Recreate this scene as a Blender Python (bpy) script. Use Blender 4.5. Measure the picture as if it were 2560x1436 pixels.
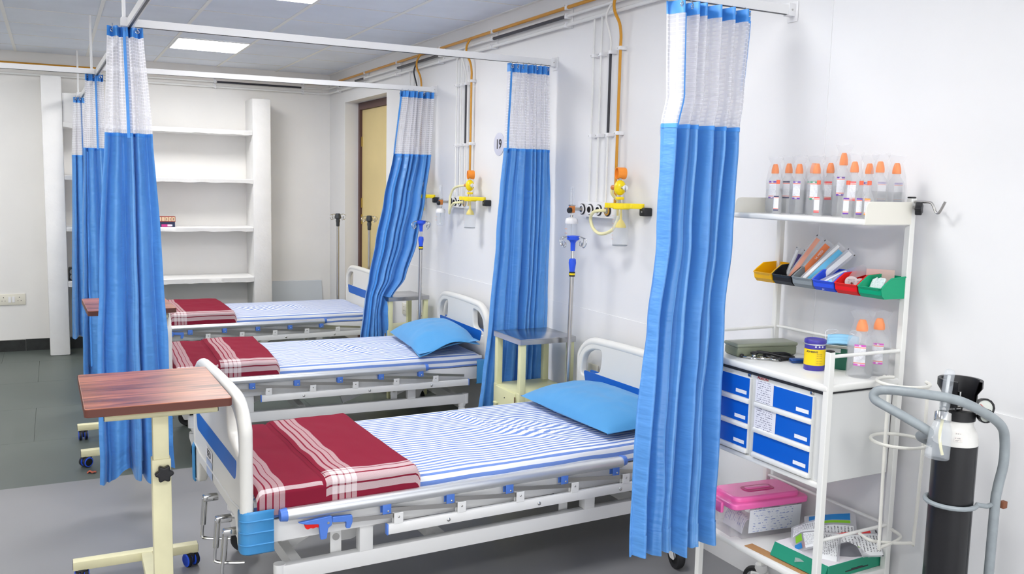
import bpy, bmesh, math, random
from mathutils import Vector, Matrix, noise
random.seed(7)
S = bpy.context.scene
for _o in list(bpy.data.objects):
    bpy.data.objects.remove(_o)
COL = S.collection
PI = math.pi
R = math.radians

# ------------------------------------------------------------------ camera
YAW, PIT, ROL = 0.47542817, 0.1150028, -0.0229844
_f = Vector((math.sin(YAW)*math.cos(PIT), math.cos(YAW)*math.cos(PIT), -math.sin(PIT)))
_r = Vector((math.cos(YAW), -math.sin(YAW), 0))
_d = _f.cross(_r)
_right = _r*math.cos(ROL) + _d*math.sin(ROL)
_down = _d*math.cos(ROL) - _r*math.sin(ROL)
camd = bpy.data.cameras.new('camera')
camd.sensor_width = 36
camd.lens = 2228.7*36/2560
camd.clip_start = 0.05
camd.clip_end = 100
cam = bpy.data.objects.new('camera', camd)
COL.objects.link(cam)
_m = Matrix((_right, -_down, -_f)).transposed().to_4x4()
_m.translation = Vector((0, 0, 1.70))
cam.matrix_world = _m
S.camera = cam

# ------------------------------------------------------------------ world, exposure
W = bpy.data.worlds.new('world')
S.world = W
W.use_nodes = True
W.node_tree.nodes['Background'].inputs[0].default_value = (0.985, 0.99, 1.0, 1)
W.node_tree.nodes['Background'].inputs[1].default_value = 2.6
PANEL_STRENGTH = 27.0
S.view_settings.view_transform = 'Standard'
S.view_settings.look = 'None'
S.view_settings.exposure = 0.15
S.view_settings.gamma = 1.0
S.view_settings.use_curve_mapping = False

# room dimensions
XW, YF, ZC = 2.697, 9.649, 2.822

# ------------------------------------------------------------------ materials
_mats = {}
def srgb(r, g, b):
    def c(v):
        v /= 255.0
        return v/12.92 if v <= 0.04045 else ((v+0.055)/1.055)**2.4
    return (c(r), c(g), c(b))

def mat(name, col, rough=0.5, metal=0.0, spec=0.5, var=0.0, vscale=8.0, bump=0.0, bscale=40.0,
        emit=None, estr=0.0, trans=0.0, ior=1.45, alpha=1.0, coat=0.0, sheen=0.0, sub=0.0):
    if name in _mats:
        return _mats[name]
    m = bpy.data.materials.new(name)
    m.use_nodes = True
    nt = m.node_tree
    b = nt.nodes['Principled BSDF']
    c4 = (col[0], col[1], col[2], 1)
    b.inputs['Base Color'].default_value = c4
    b.inputs['Roughness'].default_value = rough
    b.inputs['Metallic'].default_value = metal
    b.inputs['Specular IOR Level'].default_value = spec
    b.inputs['IOR'].default_value = ior
    b.inputs['Transmission Weight'].default_value = trans
    b.inputs['Alpha'].default_value = alpha
    b.inputs['Coat Weight'].default_value = coat
    b.inputs['Sheen Weight'].default_value = sheen
    if emit:
        b.inputs['Emission Color'].default_value = (*emit, 1)
        b.inputs['Emission Strength'].default_value = estr
    if var > 0 or bump > 0:
        tc = nt.nodes.new('ShaderNodeTexCoord')
    if var > 0:
        n = nt.nodes.new('ShaderNodeTexNoise')
        n.inputs['Scale'].default_value = vscale
        n.inputs['Detail'].default_value = 6
        nt.links.new(tc.outputs['Object'], n.inputs['Vector'])
        rp = nt.nodes.new('ShaderNodeValToRGB')
        rp.color_ramp.elements[0].position = 0.3
        rp.color_ramp.elements[1].position = 0.7
        rp.color_ramp.elements[0].color = (col[0]*(1-var), col[1]*(1-var), col[2]*(1-var), 1)
        rp.color_ramp.elements[1].color = (min(1, col[0]*(1+var)), min(1, col[1]*(1+var)), min(1, col[2]*(1+var)), 1)
        nt.links.new(n.outputs['Fac'], rp.inputs['Fac'])
        nt.links.new(rp.outputs['Color'], b.inputs['Base Color'])
    if bump > 0:
        n2 = nt.nodes.new('ShaderNodeTexNoise')
        n2.inputs['Scale'].default_value = bscale
        n2.inputs['Detail'].default_value = 4
        nt.links.new(tc.outputs['Object'], n2.inputs['Vector'])
        bp = nt.nodes.new('ShaderNodeBump')
        bp.inputs['Strength'].default_value = bump
        bp.inputs['Distance'].default_value = 0.01
        nt.links.new(n2.outputs['Fac'], bp.inputs['Height'])
        nt.links.new(bp.outputs['Normal'], b.inputs['Normal'])
    _mats[name] = m
    return m

def nd(nt, typ, **kw):
    n = nt.nodes.new(typ)
    for k, v in kw.items():
        if k.startswith('i'):
            n.inputs[int(k[1:])].default_value = v
        else:
            setattr(n, k, v)
    return n

def math_(nt, op, a, b=None, c=None):
    n = nt.nodes.new('ShaderNodeMath')
    n.operation = op
    for i, v in enumerate((a, b, c)):
        if v is None:
            continue
        if isinstance(v, (int, float)):
            n.inputs[i].default_value = v
        else:
            nt.links.new(v, n.inputs[i])
    return n.outputs[0]

def mixc(nt, fac, a, b):
    n = nt.nodes.new('ShaderNodeMix')
    n.data_type = 'RGBA'
    for k, v in ((0, fac), (6, a), (7, b)):
        if isinstance(v, (int, float)):
            n.inputs[k].default_value = v
        elif isinstance(v, tuple):
            n.inputs[k].default_value = (*v[:3], 1)
        else:
            nt.links.new(v, n.inputs[k])
    return n.outputs[2]

def newmat(name):
    m = bpy.data.materials.new(name)
    m.use_nodes = True
    _mats[name] = m
    nt = m.node_tree
    b = nt.nodes['Principled BSDF']
    return m, nt, b

def uvxy(nt):
    u = nt.nodes.new('ShaderNodeUVMap')
    s = nt.nodes.new('ShaderNodeSeparateXYZ')
    nt.links.new(u.outputs[0], s.inputs[0])
    return s.outputs[0], s.outputs[1], u.outputs[0]

# plain materials
M_WALL = mat('wall_paint', (0.80, 0.80, 0.805), 0.5, var=0.015, vscale=1.5, bump=0.05, bscale=18)
M_WALLB = mat('back_wall_paint', (0.84, 0.825, 0.80), 0.6, var=0.03, vscale=1.5, bump=0.08, bscale=14)
M_PLASTER = mat('shelf_plaster', (0.84, 0.835, 0.825), 0.7, var=0.03, vscale=6, bump=0.35, bscale=22)
M_TILEC = mat('ceiling_tile_board', (0.80, 0.85, 0.93), 0.8, var=0.03, vscale=3)
M_TILEC2 = mat('ceiling_tile_board_pale', (0.83, 0.875, 0.95), 0.8, var=0.03, vscale=3)
M_TBAR = mat('ceiling_bar', (0.88, 0.88, 0.86), 0.5)
M_WHITE = mat('white_enamel', (0.80, 0.80, 0.79), 0.35)
M_RAILW = mat('white_rail', (0.84, 0.84, 0.84), 0.4)
M_CREAMW = mat('cream_enamel', (0.80, 0.80, 0.75), 0.32)
M_ABS = mat('bed_plastic', (0.76, 0.75, 0.71), 0.35)
M_BLUEPL = mat('blue_plastic_trim', srgb(64, 140, 196), 0.4)
M_BLUEST = mat('blue_stripe', srgb(20, 98, 190), 0.35)
M_CLIP = mat('blue_clip', srgb(84, 128, 214), 0.4)
M_RED = mat('red_plastic', srgb(225, 25, 20), 0.35)
M_ALU = mat('aluminium', (0.72, 0.74, 0.76), 0.32, metal=0.75)
M_STEEL = mat('steel', (0.55, 0.54, 0.52), 0.28, metal=1.0)
M_CHROME = mat('chrome', (0.62, 0.62, 0.61), 0.12, metal=1.0)
M_BLACK = mat('black_plastic', (0.012, 0.012, 0.014), 0.4)
M_RUBBER = mat('black_rubber', (0.02, 0.02, 0.022), 0.6)
M_GREY = mat('grey_plastic', (0.30, 0.31, 0.32), 0.5)
M_CREAM = mat('cream_yellow_enamel', srgb(222, 217, 178), 0.4, var=0.05, vscale=10)
M_LOCK = mat('pale_green_cream_enamel', srgb(214, 214, 170), 0.35, var=0.04, vscale=8)
M_ORANGEP = mat('orange_pipe_paint', srgb(206, 145, 38), 0.3)
M_YEL = mat('yellow_plastic', srgb(240, 214, 20), 0.3)
M_ORG = mat('orange_plastic', srgb(250, 150, 50), 0.4)
M_WPLAS = mat('white_plastic', (0.82, 0.82, 0.83), 0.3)
M_DOOR = mat('yellow_door', srgb(222, 201, 142), 0.45, var=0.03, vscale=3)
M_BROWN = mat('brown_frame', srgb(92, 66, 62), 0.5)
M_GLASS = mat('clear_plastic', (0.72, 0.77, 0.82), 0.08, alpha=0.24)
M_INK = mat('black_ink', (0.03, 0.03, 0.035), 0.6)
M_PAPER = mat('paper', (0.82, 0.81, 0.86), 0.7)
M_BLUEKN = mat('bright_blue_plastic', srgb(45, 90, 225), 0.35)

# ------------------------------------------------------------------ mesh builder
class MB:
    def __init__(self):
        self.v = []; self.f = []; self.uv = None; self.M = Matrix()
    def add(self, verts, faces, M=None):
        o = len(self.v)
        T = self.M @ M if M is not None else self.M
        self.v += [tuple(T @ Vector(p)) for p in verts]
        self.f += [tuple(i+o for i in f) for f in faces]
        return self
    def bm(self, b, M=None):
        b.verts.ensure_lookup_table()
        for i, x in enumerate(b.verts):
            x.index = i
        self.add([x.co[:] for x in b.verts], [[x.index for x in f.verts] for f in b.faces], M)
        b.free()
        return self
    def box(self, a, b, M=None):
        x0, y0, z0 = a; x1, y1, z1 = b
        v = [(x0, y0, z0), (x1, y0, z0), (x1, y1, z0), (x0, y1, z0), (x0, y0, z1), (x1, y0, z1), (x1, y1, z1), (x0, y1, z1)]
        return self.add(v, [(3, 2, 1, 0), (4, 5, 6, 7), (0, 1, 5, 4), (1, 2, 6, 5), (2, 3, 7, 6), (3, 0, 4, 7)], M)
    def rbox(self, a, b, r=0.005, seg=2, M=None):
        bm = bmesh.new()
        bmesh.ops.create_cube(bm, size=1.0)
        sx, sy, sz = (abs(b[i]-a[i]) for i in range(3))
        c = [(a[i]+b[i])/2 for i in range(3)]
        for v in bm.verts:
            v.co = Vector((v.co.x*sx+c[0], v.co.y*sy+c[1], v.co.z*sz+c[2]))
        r = min(r, sx*0.49, sy*0.49, sz*0.49)
        bmesh.ops.bevel(bm, geom=list(bm.edges), offset=r, segments=seg, affect='EDGES', profile=0.5)
        return self.bm(bm, M)
    def bar(self, p, q, w, h, up=(0, 0, 1)):
        p = Vector(p); q = Vector(q); d = (q-p); L = d.length; d.normalize()
        u = Vector(up); s = d.cross(u)
        if s.length < 1e-4:
            s = d.cross(Vector((1, 0, 0)))
        s.normalize(); u = s.cross(d)
        T = Matrix((d, s, u)).transposed().to_4x4(); T.translation = p
        return self.box((0, -w/2, -h/2), (L, w/2, h/2), T)
    def tube(self, pts, r, n=10, closed=False, smooth=0, cap=True):
        pts = [Vector(p) for p in pts]
        if smooth:
            out = []
            N = len(pts)
            rng = range(N) if closed else range(N-1)
            for i in rng:
                p0 = pts[(i-1) % N] if (closed or i > 0) else pts[0]*2-pts[1]
                p1 = pts[i]; p2 = pts[(i+1) % N]
                p3 = pts[(i+2) % N] if (closed or i+2 < N) else pts[-1]*2-pts[-2]
                for k in range(smooth):
                    t = k/smooth
                    out.append(0.5*((2*p1)+(-p0+p2)*t+(2*p0-5*p1+4*p2-p3)*t*t+(-p0+3*p1-3*p2+p3)*t**3))
            if not closed:
                out.append(pts[-1])
            pts = out
        rr = r if isinstance(r, (list, tuple)) else [r]*len(pts)
        N = len(pts)
        tang = []
        for i in range(N):
            a = pts[(i-1) % N] if (closed or i > 0) else pts[i]
            b = pts[(i+1) % N] if (closed or i < N-1) else pts[i]
            t = b-a
            tang.append(t.normalized() if t.length > 1e-9 else Vector((0, 0, 1)))
        u = tang[0].orthogonal().normalized()
        V = []; F = []
        for i in range(N):
            t = tang[i]
            u = (u-t*u.dot(t))
            if u.length < 1e-6:
                u = t.orthogonal()
            u.normalize()
            w = t.cross(u)
            for k in range(n):
                a = 2*PI*k/n
                V.append(pts[i]+(u*math.cos(a)+w*math.sin(a))*rr[i])
        for i in range(N if closed else N-1):
            j = (i+1) % N
            for k in range(n):
                k2 = (k+1) % n
                F.append((i*n+k, i*n+k2, j*n+k2, j*n+k))
        if cap and not closed:
            F.append(tuple(range(n-1, -1, -1)))
            F.append(tuple((N-1)*n+k for k in range(n)))
        return self.add(V, F)
    def cyl(self, p, q, r, n=16, r2=None):
        return self.tube([p, q], [r, r if r2 is None else r2], n)
    def lathe(self, prof, c=(0, 0, 0), n=20, M=None, a0=0, a1=2*PI, sx=1.0, sy=1.0):
        full = abs(a1-a0-2*PI) < 1e-6
        V = []; F = []
        m = n if full else n+1
        for (r, z) in prof:
            for k in range(m):
                a = a0+(a1-a0)*k/n
                V.append((c[0]+r*math.cos(a)*sx, c[1]+r*math.sin(a)*sy, c[2]+z))
        for i in range(len(prof)-1):
            for k in range(n):
                k2 = (k+1) % m
                F.append((i*m+k, i*m+k2, (i+1)*m+k2, (i+1)*m+k))
        if full:
            if prof[0][0] > 1e-6:
                F.append(tuple(range(m-1, -1, -1)))
            if prof[-1][0] > 1e-6:
                F.append(tuple((len(prof)-1)*m+k for k in range(m)))
        return self.add(V, F, M)
    def sphere(self, c, r, n=16, sx=1, sy=1, sz=1, M=None):
        pr = [(max(1e-5, r*math.sin(PI*i/n)), -r*math.cos(PI*i/n)*sz) for i in range(n+1)]
        return self.lathe(pr, c, n*2, M, sx=sx, sy=sy)
    def grid(self, fn, nu, nv, uvf=None, closed_u=False):
        o = len(self.v)
        V = []; F = []; U = []
        for j in range(nv+1):
            for i in range(nu+1):
                V.append(fn(i/nu, j/nv))
                if uvf:
                    U.append(uvf(i/nu, j/nv))
        w = nu+1
        for j in range(nv):
            for i in range(nu):
                F.append((j*w+i, j*w+i+1, (j+1)*w+i+1, (j+1)*w+i))
        self.add(V, F)
        if uvf:
            if self.uv is None:
                self.uv = [(0, 0)]*o
            self.uv += U
        return self
    def build(self, name, m, parent=None, loc=None, smooth=True, angle=35, solid=0.0, subs=0):
        me = bpy.data.meshes.new(name)
        me.from_pydata(self.v, [], self.f)
        if self.uv is not None:
            while len(self.uv) < len(self.v):
                self.uv.append((0, 0))
            l = me.uv_layers.new(name='UVMap')
            for i, lp in enumerate(me.loops):
                l.data[i].uv = self.uv[lp.vertex_index]
        if smooth:
            me.polygons.foreach_set('use_smooth', [True]*len(me.polygons))
            me.set_sharp_from_angle(angle=R(angle))
        me.update()
        o = bpy.data.objects.new(name, me)
        COL.objects.link(o)
        if m is not None:
            for mm in (m if isinstance(m, list) else [m]):
                me.materials.append(mm)
        if parent is not None:
            o.parent = parent
        if loc is not None:
            o.location = loc
        if solid:
            md = o.modifiers.new('thickness', 'SOLIDIFY')
            md.thickness = abs(solid); md.offset = -1 if solid > 0 else 1
        if subs:
            md = o.modifiers.new('subdivision', 'SUBSURF')
            md.levels = subs; md.render_levels = subs
        return o

def curve_mesh(splines, extrude, bevel=0.0, res=3):
    """flat outline(s) (first outer, others holes) in XY, extruded both ways along Z"""
    cd = bpy.data.curves.new('outline', 'CURVE')
    cd.dimensions = '2D'; cd.fill_mode = 'BOTH'
    cd.extrude = extrude; cd.bevel_depth = bevel; cd.bevel_resolution = res
    cd.offset = -bevel
    for pts in splines:
        sp = cd.splines.new('POLY')
        sp.points.add(len(pts)-1)
        for i, p in enumerate(pts):
            sp.points[i].co = (p[0], p[1], 0, 1)
        sp.use_cyclic_u = True
    o = bpy.data.objects.new('outline', cd)
    COL.objects.link(o)
    dg = bpy.context.evaluated_depsgraph_get()
    me = bpy.data.meshes.new_from_object(o.evaluated_get(dg))
    v = [x.co[:] for x in me.vertices]; f = [tuple(p.vertices) for p in me.polygons]
    bpy.data.objects.remove(o); bpy.data.curves.remove(cd); bpy.data.meshes.remove(me)
    return v, f

def text_mesh(body, size, extrude=0.0004, bold=0.0, align='CENTER', sx=1.0):
    cd = bpy.data.curves.new('text', 'FONT')
    cd.body = body; cd.size = size; cd.extrude = extrude; cd.offset = bold
    cd.align_x = align; cd.align_y = 'CENTER'
    cd.resolution_u = 3
    o = bpy.data.objects.new('text', cd)
    COL.objects.link(o)
    dg = bpy.context.evaluated_depsgraph_get()
    me = bpy.data.meshes.new_from_object(o.evaluated_get(dg))
    v = [(x.co[0]*sx, x.co[1], x.co[2]) for x in me.vertices]; f = [tuple(p.vertices) for p in me.polygons]
    bpy.data.objects.remove(o); bpy.data.curves.remove(cd); bpy.data.meshes.remove(me)
    return v, f

def frame(right, up, loc):
    """matrix: local x -> right, y -> up, z -> right x up"""
    r = Vector(right).normalized(); u = Vector(up).normalized(); n = r.cross(u)
    T = Matrix((r, u, n)).transposed().to_4x4(); T.translation = Vector(loc)
    return T

def rounded(pts, r, n=5):
    """round the corners of a polygon; r number or list"""
    N = len(pts); out = []
    for i in range(N):
        p = Vector((*pts[i][:2], 0)); a = Vector((*pts[(i-1) % N][:2], 0)); b = Vector((*pts[(i+1) % N][:2], 0))
        rr = r[i] if isinstance(r, (list, tuple)) else r
        d1 = (a-p); d2 = (b-p)
        rr = min(rr, d1.length*0.49, d2.length*0.49)
        if rr < 1e-6:
            out.append((p.x, p.y)); continue
        s = p+d1.normalized()*rr; e = p+d2.normalized()*rr
        for k in range(n+1):
            t = k/n
            q = s*(1-t)**2+p*2*t*(1-t)+e*t*t
            out.append((q.x, q.y))
    return out

# ------------------------------------------------------------------ scene organisation
def tag(o, label, cat=None, group=None):
    o['label'] = label
    if cat: o['category'] = cat
    if group: o['group'] = group
    return o
def thing(name, label, cat, loc=(0, 0, 0), rz=0, group=None):
    o = bpy.data.objects.new(name, None)
    o.empty_display_size = 0.05
    COL.objects.link(o)
    o.location = loc; o.rotation_euler = (0, 0, rz)
    return tag(o, label, cat, group)
def struct(o, label=None):
    o['kind'] = 'structure'
    if label: o['label'] = label
    return o
def copy_tree(o, parent=None):
    c = o.copy(); COL.objects.link(c)
    if parent is not None: c.parent = parent
    for ch in list(o.children):
        copy_tree(ch, c)
    return c

def WB(t):
    """mesh builder that takes world coordinates for a part of thing t"""
    b = MB()
    b.M = (Matrix.Translation(t.location) @ Matrix.Rotation(t.rotation_euler[2], 4, 'Z')).inverted()
    return b

# ================================================================== THE ROOM
# floor: a concrete bed with dark green-grey stone slabs and a sheet of grey vinyl in front
def floor_material(name, c1, c2, rough):
    m, nt, b = newmat(name)
    tc = nt.nodes.new('ShaderNodeTexCoord')
    n1 = nd(nt, 'ShaderNodeTexNoise'); n1.inputs['Scale'].default_value = 1.1; n1.inputs['Detail'].default_value = 3
    n2 = nd(nt, 'ShaderNodeTexNoise'); n2.inputs['Scale'].default_value = 60; n2.inputs['Detail'].default_value = 4
    nt.links.new(tc.outputs['Object'], n1.inputs['Vector']); nt.links.new(tc.outputs['Object'], n2.inputs['Vector'])
    f = math_(nt, 'ADD', math_(nt, 'MULTIPLY', n1.outputs['Fac'], 0.93), math_(nt, 'MULTIPLY', n2.outputs['Fac'], 0.07))
    rp = nt.nodes.new('ShaderNodeValToRGB')
    rp.color_ramp.elements[0].position = 0.2; rp.color_ramp.elements[1].position = 0.8
    rp.color_ramp.elements[0].color = (*c1, 1); rp.color_ramp.elements[1].color = (*c2, 1)
    nt.links.new(f, rp.inputs['Fac']); nt.links.new(rp.outputs['Color'], b.inputs['Base Color'])
    rr = math_(nt, 'ADD', math_(nt, 'MULTIPLY', n1.outputs['Fac'], 0.06), rough+0.04)
    nt.links.new(rr, b.inputs['Roughness'])
    return m
M_STONE = floor_material('green_grey_stone', srgb(70, 79, 75), srgb(90, 97, 92), 0.33)
M_VINYL = floor_material('grey_vinyl', srgb(124, 124, 127), srgb(138, 138, 140), 0.34)
M_JOINT = mat('floor_joint', srgb(84, 88, 82), 0.7)
fl = struct(MB().box((-4.2, -3.2, -0.12), (XW+0.2, YF+0.2, -0.012)).build('floor', M_JOINT, smooth=False), 'dark grey stone floor of the ward')
sx, sy = 0.92, 0.92
slab = None
gy = 5.37
j = 0
while gy < YF-0.01:
    y1 = min(gy+sy, YF)
    gx = -4.14+(j % 2)*0.3
    while gx < XW-0.02:
        x1 = min(gx+sx, XW)
        MB().box((gx+0.0008, gy+0.0008, -0.012), (x1-0.0008, y1-0.0008, 0.0)).build('floor_slab', M_STONE, fl, smooth=False)
        gx += sx
    gy += sy
    j += 1
MB().box((-4.2, -3.2, -0.012), (XW, 5.368, 0.0012)).build('vinyl_sheet', M_VINYL, fl, smooth=False)

# right wall (with the door opening), lower plaster course and panel joint
wr = MB()
D0, D1, DZ = 7.785, 9.075, 2.493
wr.box((XW, -3.2, 0), (XW+0.24, D0, 3.0)).box((XW, D1, 0), (XW+0.24, YF+0.2, 3.0)).box((XW, D0, DZ), (XW+0.24, D1, 3.0))
w_right = struct(wr.build('wall_right', M_WALL, smooth=False), 'white wall behind the bed heads')
struct(MB().box((XW-0.004, -3.2, 0.0), (XW, D0-0.05, 1.0)).build('trim_1', M_WALL, smooth=False), 'slightly raised lower plaster course of the right wall')
struct(MB().box((XW-0.003, 2.588, 0.0), (XW, 2.596, ZC)).build('trim_2', M_WALL, smooth=False), 'thin vertical panel joint on the right wall')
struct(MB().box((XW-0.006, 6.0, 2.50), (XW, 6.02, 2.54)).build('trim_3', M_WALL, smooth=False))
struct(MB().box((-3.2, -3.2, 0), (-3.0, YF+0.2, 3.0)).build('added_wall_left', M_WALLB, smooth=False), 'unseen white wall added beyond the aisle to dim the left side')  # unseen wall added to keep light off the left of the room
w_back = struct(MB().box((-4.2, YF, 0), (XW, YF+0.2, 3.0)).build('wall_back', M_WALLB, smooth=False), 'off-white back wall with built-in shelves')
# soffit margin above the back wall and along the right wall
door = thing('door_1', 'cream yellow door in a dark brown frame set into the right wall', 'door', (XW+0.2, (D0+D1)/2, 0))
door['kind'] = 'structure'
b = WB(door)
b.box((XW+0.14, D1-0.055, 0), (XW+0.24, D1-0.002, DZ-0.002)).box((XW+0.14, D0+0.002, 0), (XW+0.24, D0+0.055, DZ-0.002)).box((XW+0.14, D0+0.055, DZ-0.07), (XW+0.24, D1-0.055, DZ-0.002))
b.build('door_frame', M_BROWN, door, smooth=False)
WB(door).box((XW+0.165, D0+0.058, 0.01), (XW+0.205, D1-0.058, DZ-0.073)).build('door_leaf', M_DOOR, door, smooth=False)
for z in (0.35, 1.25, 1.42, 2.05):
    WB(door).box((XW+0.150, D1-0.075, z), (XW+0.166, D1-0.05, z+0.10)).build('hinge', mat('brass', (0.5, 0.38, 0.14), 0.3, metal=1.0), door, smooth=False)

# left part of the pillars and built-in shelves on the back wall
YP = 9.27
struct(MB().rbox((-0.072, YP, 0), (0.098, YF, 2.585), 0.012, 2).build('wall_pillar', M_PLASTER), 'white plaster pillar at the left end of the shelves')
struct(MB().rbox((1.802, YP, 0), (1.985, YF, 2.495), 0.012, 2).build('wall_pillar', M_PLASTER), 'white plaster pillar at the right end of the shelves')
struct(MB().rbox((0.098, YP+0.02, 2.165), (0.42, YF, 2.44), 0.01, 2).build('wall_lintel', M_PLASTER), 'white plaster block above the shelves')
def rough_shelf(z, t, seed):
    b = MB()
    n = 44
    x0, x1 = 0.098, 1.802
    V = []; F = []
    for i in range(n+1):
        x = x0+(x1-x0)*i/n
        dz = noise.noise(Vector((x*9, seed, 0)))*0.010+noise.noise(Vector((x*30, seed, 4)))*0.005
        dy = noise.noise(Vector((x*11, seed, 9)))*0.010
        V += [(x, YF-0.002, z), (x, YP+0.012+dy*0.3, z+dz*0.15), (x, YP+dy, z-0.01), (x, YP+0.004+dy, z-t+dz), (x, YF-0.002, z-t)]
    for i in range(n):
        a = i*5; c = a+5
        for k in range(5):
            k2 = (k+1) % 5
            F.append((a+k, a+k2, c+k2, c+k))
    F.append((0, 1, 2, 3, 4)); F.append(tuple(n*5+k for k in (4, 3, 2, 1, 0)))
    b.add(V, F)
    return struct(b.build('wall_shelf', M_PLASTER, angle=50))
for k, (z, t, w) in enumerate(((2.175, 0.046, 'topmost'), (1.69, 0.044, 'second from top'), (1.205, 0.044, 'second from bottom'), (0.70, 0.055, 'lowest'))):
    s_ = rough_shelf(z, t, k*3.7); s_['label'] = 'rough white plaster wall shelf, ' + w

# black skirting tiles along the back wall
sk = struct(MB().box((-4.2, YF-0.008, 0), (XW, YF, 0.112)).build('baseboard_back', mat('mortar', (0.35, 0.34, 0.32), 0.8), smooth=False), 'black stone skirting along the back wall')
M_SKIRT = mat('black_skirting_stone', (0.012, 0.014, 0.013), 0.3, var=0.5, vscale=20)
x = -4.18
while x < XW-0.1:
    x1 = min(x+0.30, XW-0.005)
    if True:
        MB().box((x+0.002, YF-0.016, 0.0), (x1-0.002, YF-0.006, 0.108+random.uniform(-.004, .004))).build('skirting_tile', M_SKIRT, sk, smooth=False)
    x = x1

# ceiling: slab, tiles, bars
cl = struct(MB().box((-4.2, -3.2, ZC+0.022), (XW, YF, ZC+0.10)).build('ceiling', M_TILEC, smooth=False), 'grey-white suspended tile ceiling')
GX = [-4.2, -3.9, -3.27, -2.67, -2.07, -1.47, -0.87, -0.27, 0.33, 0.93, 1.525, 2.12, XW-0.012]
GY = [-3.2+0.667*0.0] 
GY = [5.16-0.667*k for k in range(12, 0, -1)] + [5.16, 5.83, 6.50, 7.165, 7.83, 8.495, 9.175, YF-0.006]
LIGHTS = {(9, GY.index(5.16)), (9, GY.index(7.83))}
for d in (4, 8): LIGHTS.add((9, GY.index(5.16)-d))
for d in (0, 4, 8): LIGHTS.add((5, GY.index(5.16)-d))  # unseen aisle panels added to brighten the left side
LIGHTS.add((5, GY.index(7.83)))  # one more unseen panel added to lift the far left
for i in range(len(GX)-1):
    for jy in range(len(GY)-1):
        if (i, jy) in LIGHTS:
            continue
        if GY[jy] < 4.4 or GX[i] < -1.5:
            continue
        a = (GX[i]+0.012, GY[jy]+0.012, ZC); c = (GX[i+1]-0.012, GY[jy+1]-0.012, ZC+0.02)
        MB().box(a, c).build('ceiling_tile', M_TILEC if (i*3+jy) % 3 else M_TILEC2, cl, smooth=False)
for i, gx in enumerate(GX[4:]):
    MB().box((gx-0.012, 4.4, ZC-0.004), (gx+0.012, YF, ZC+0.012)).build('ceiling_bar', M_TBAR, cl, smooth=False)
for gy_ in GY:
    if gy_ < 4.4: continue
    MB().box((-2.1, gy_-0.006, ZC-0.0015), (XW, gy_+0.006, ZC+0.012)).build('ceiling_cross_bar', M_TBAR, cl, smooth=False)
M_EMIT = mat('lit_diffuser', (0.9, 0.9, 0.9), 0.5, emit=(1.0, 0.99, 0.975), estr=PANEL_STRENGTH)
lab = {(9, GY.index(7.83)): 'glowing square ceiling light panel near the back wall', (9, GY.index(5.16)): 'glowing square ceiling light panel cut by the top edge'}
for (i, jy) in sorted(LIGHTS):
    x0, x1, y0, y1 = GX[i]+0.004, GX[i+1]-0.004, GY[jy]+0.004, GY[jy+1]-0.004
    t = thing('ceiling_light', lab.get((i, jy), 'unseen square ceiling light panel added outside the picture, %s on the %s side' % ('beside the camera' if GY[jy] < 0 else 'ahead of the camera' if GY[jy] < 4 else 'half way down' if GY[jy] < 6 else 'near the back wall', 'bed' if i > 6 else 'aisle')), 'ceiling light', ((x0+x1)/2, (y0+y1)/2, ZC-0.006), 0, 'square ceiling light panels')
    fr = WB(t)
    for aa, bb in (((x0, y0), (x1, y0+0.014)), ((x0, y1-0.014), (x1, y1)), ((x0, y0+0.014), (x0+0.014, y1-0.014)), ((x1-0.014, y0+0.014), (x1, y1-0.014))):
        fr.box((aa[0], aa[1], ZC-0.008), (bb[0], bb[1], ZC+0.014))
    fr.build('frame', M_WHITE, t, smooth=False)
    WB(t).box((x0+0.014, y0+0.014, ZC-0.005), (x1-0.014, y1-0.014, ZC+0.005)).build('diffuser', M_EMIT, t, smooth=False)

# sockets on the walls
def socket(label, loc, along, normal, w, h, gang):
    t = thing('wall_socket', label, 'socket', loc, 0, 'wall sockets')
    T = Matrix.Translation(-Vector(loc)) @ frame(along, (0, 0, 1), loc)
    m_ = mat('ivory_plastic', srgb(226, 222, 208), 0.4)
    MB().rbox((-w/2, -h/2, 0), (w/2, h/2, 0.012), 0.004, 2, T).build('cover_plate', m_, t)
    for g in range(gang):
        cx = (-w/2+0.018+(w-0.036)*(g+0.5)/gang)
        if gang == 3 and g == 1:
            for s in (-0.016, 0.016):
                MB().rbox((cx+s-0.012, -0.028, 0.012), (cx+s+0.012, 0.028, 0.017), 0.002, 1, T).build('switch', M_WPLAS, t)
        else:
            p = MB()
            for (qx, qy, q) in ((0, 0.02, 0.0045), (-0.013, -0.012, 0.0035), (0.013, -0.012, 0.0035)):
                p.cyl(T @ Vector((cx+qx, qy, 0.0115)), T @ Vector((cx+qx, qy, 0.0128)), q, 10)
            p.build('pin_hole', M_INK, t)
    return t
socket('twin socket with two switches on the back wall left of the pillar', (-0.385, YF, 0.50), (1, 0, 0), (0, -1, 0), 0.235, 0.105, 3)
socket('ivory socket low on the wall under the far steel-topped locker', (XW-0.004, 7.22, 0.60), (0, -1, 0), (-1, 0, 0), 0.16, 0.10, 2)
socket('ivory socket low on the wall just left of the middle bed headboard', (XW-0.004, 6.86, 0.58), (0, -1, 0), (-1, 0, 0), 0.16, 0.10, 2)
socket('ivory socket on the wall left of the nearest bed headboard', (XW-0.004, 4.19, 0.64), (0, -1, 0), (-1, 0, 0), 0.10, 0.12, 1)

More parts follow.
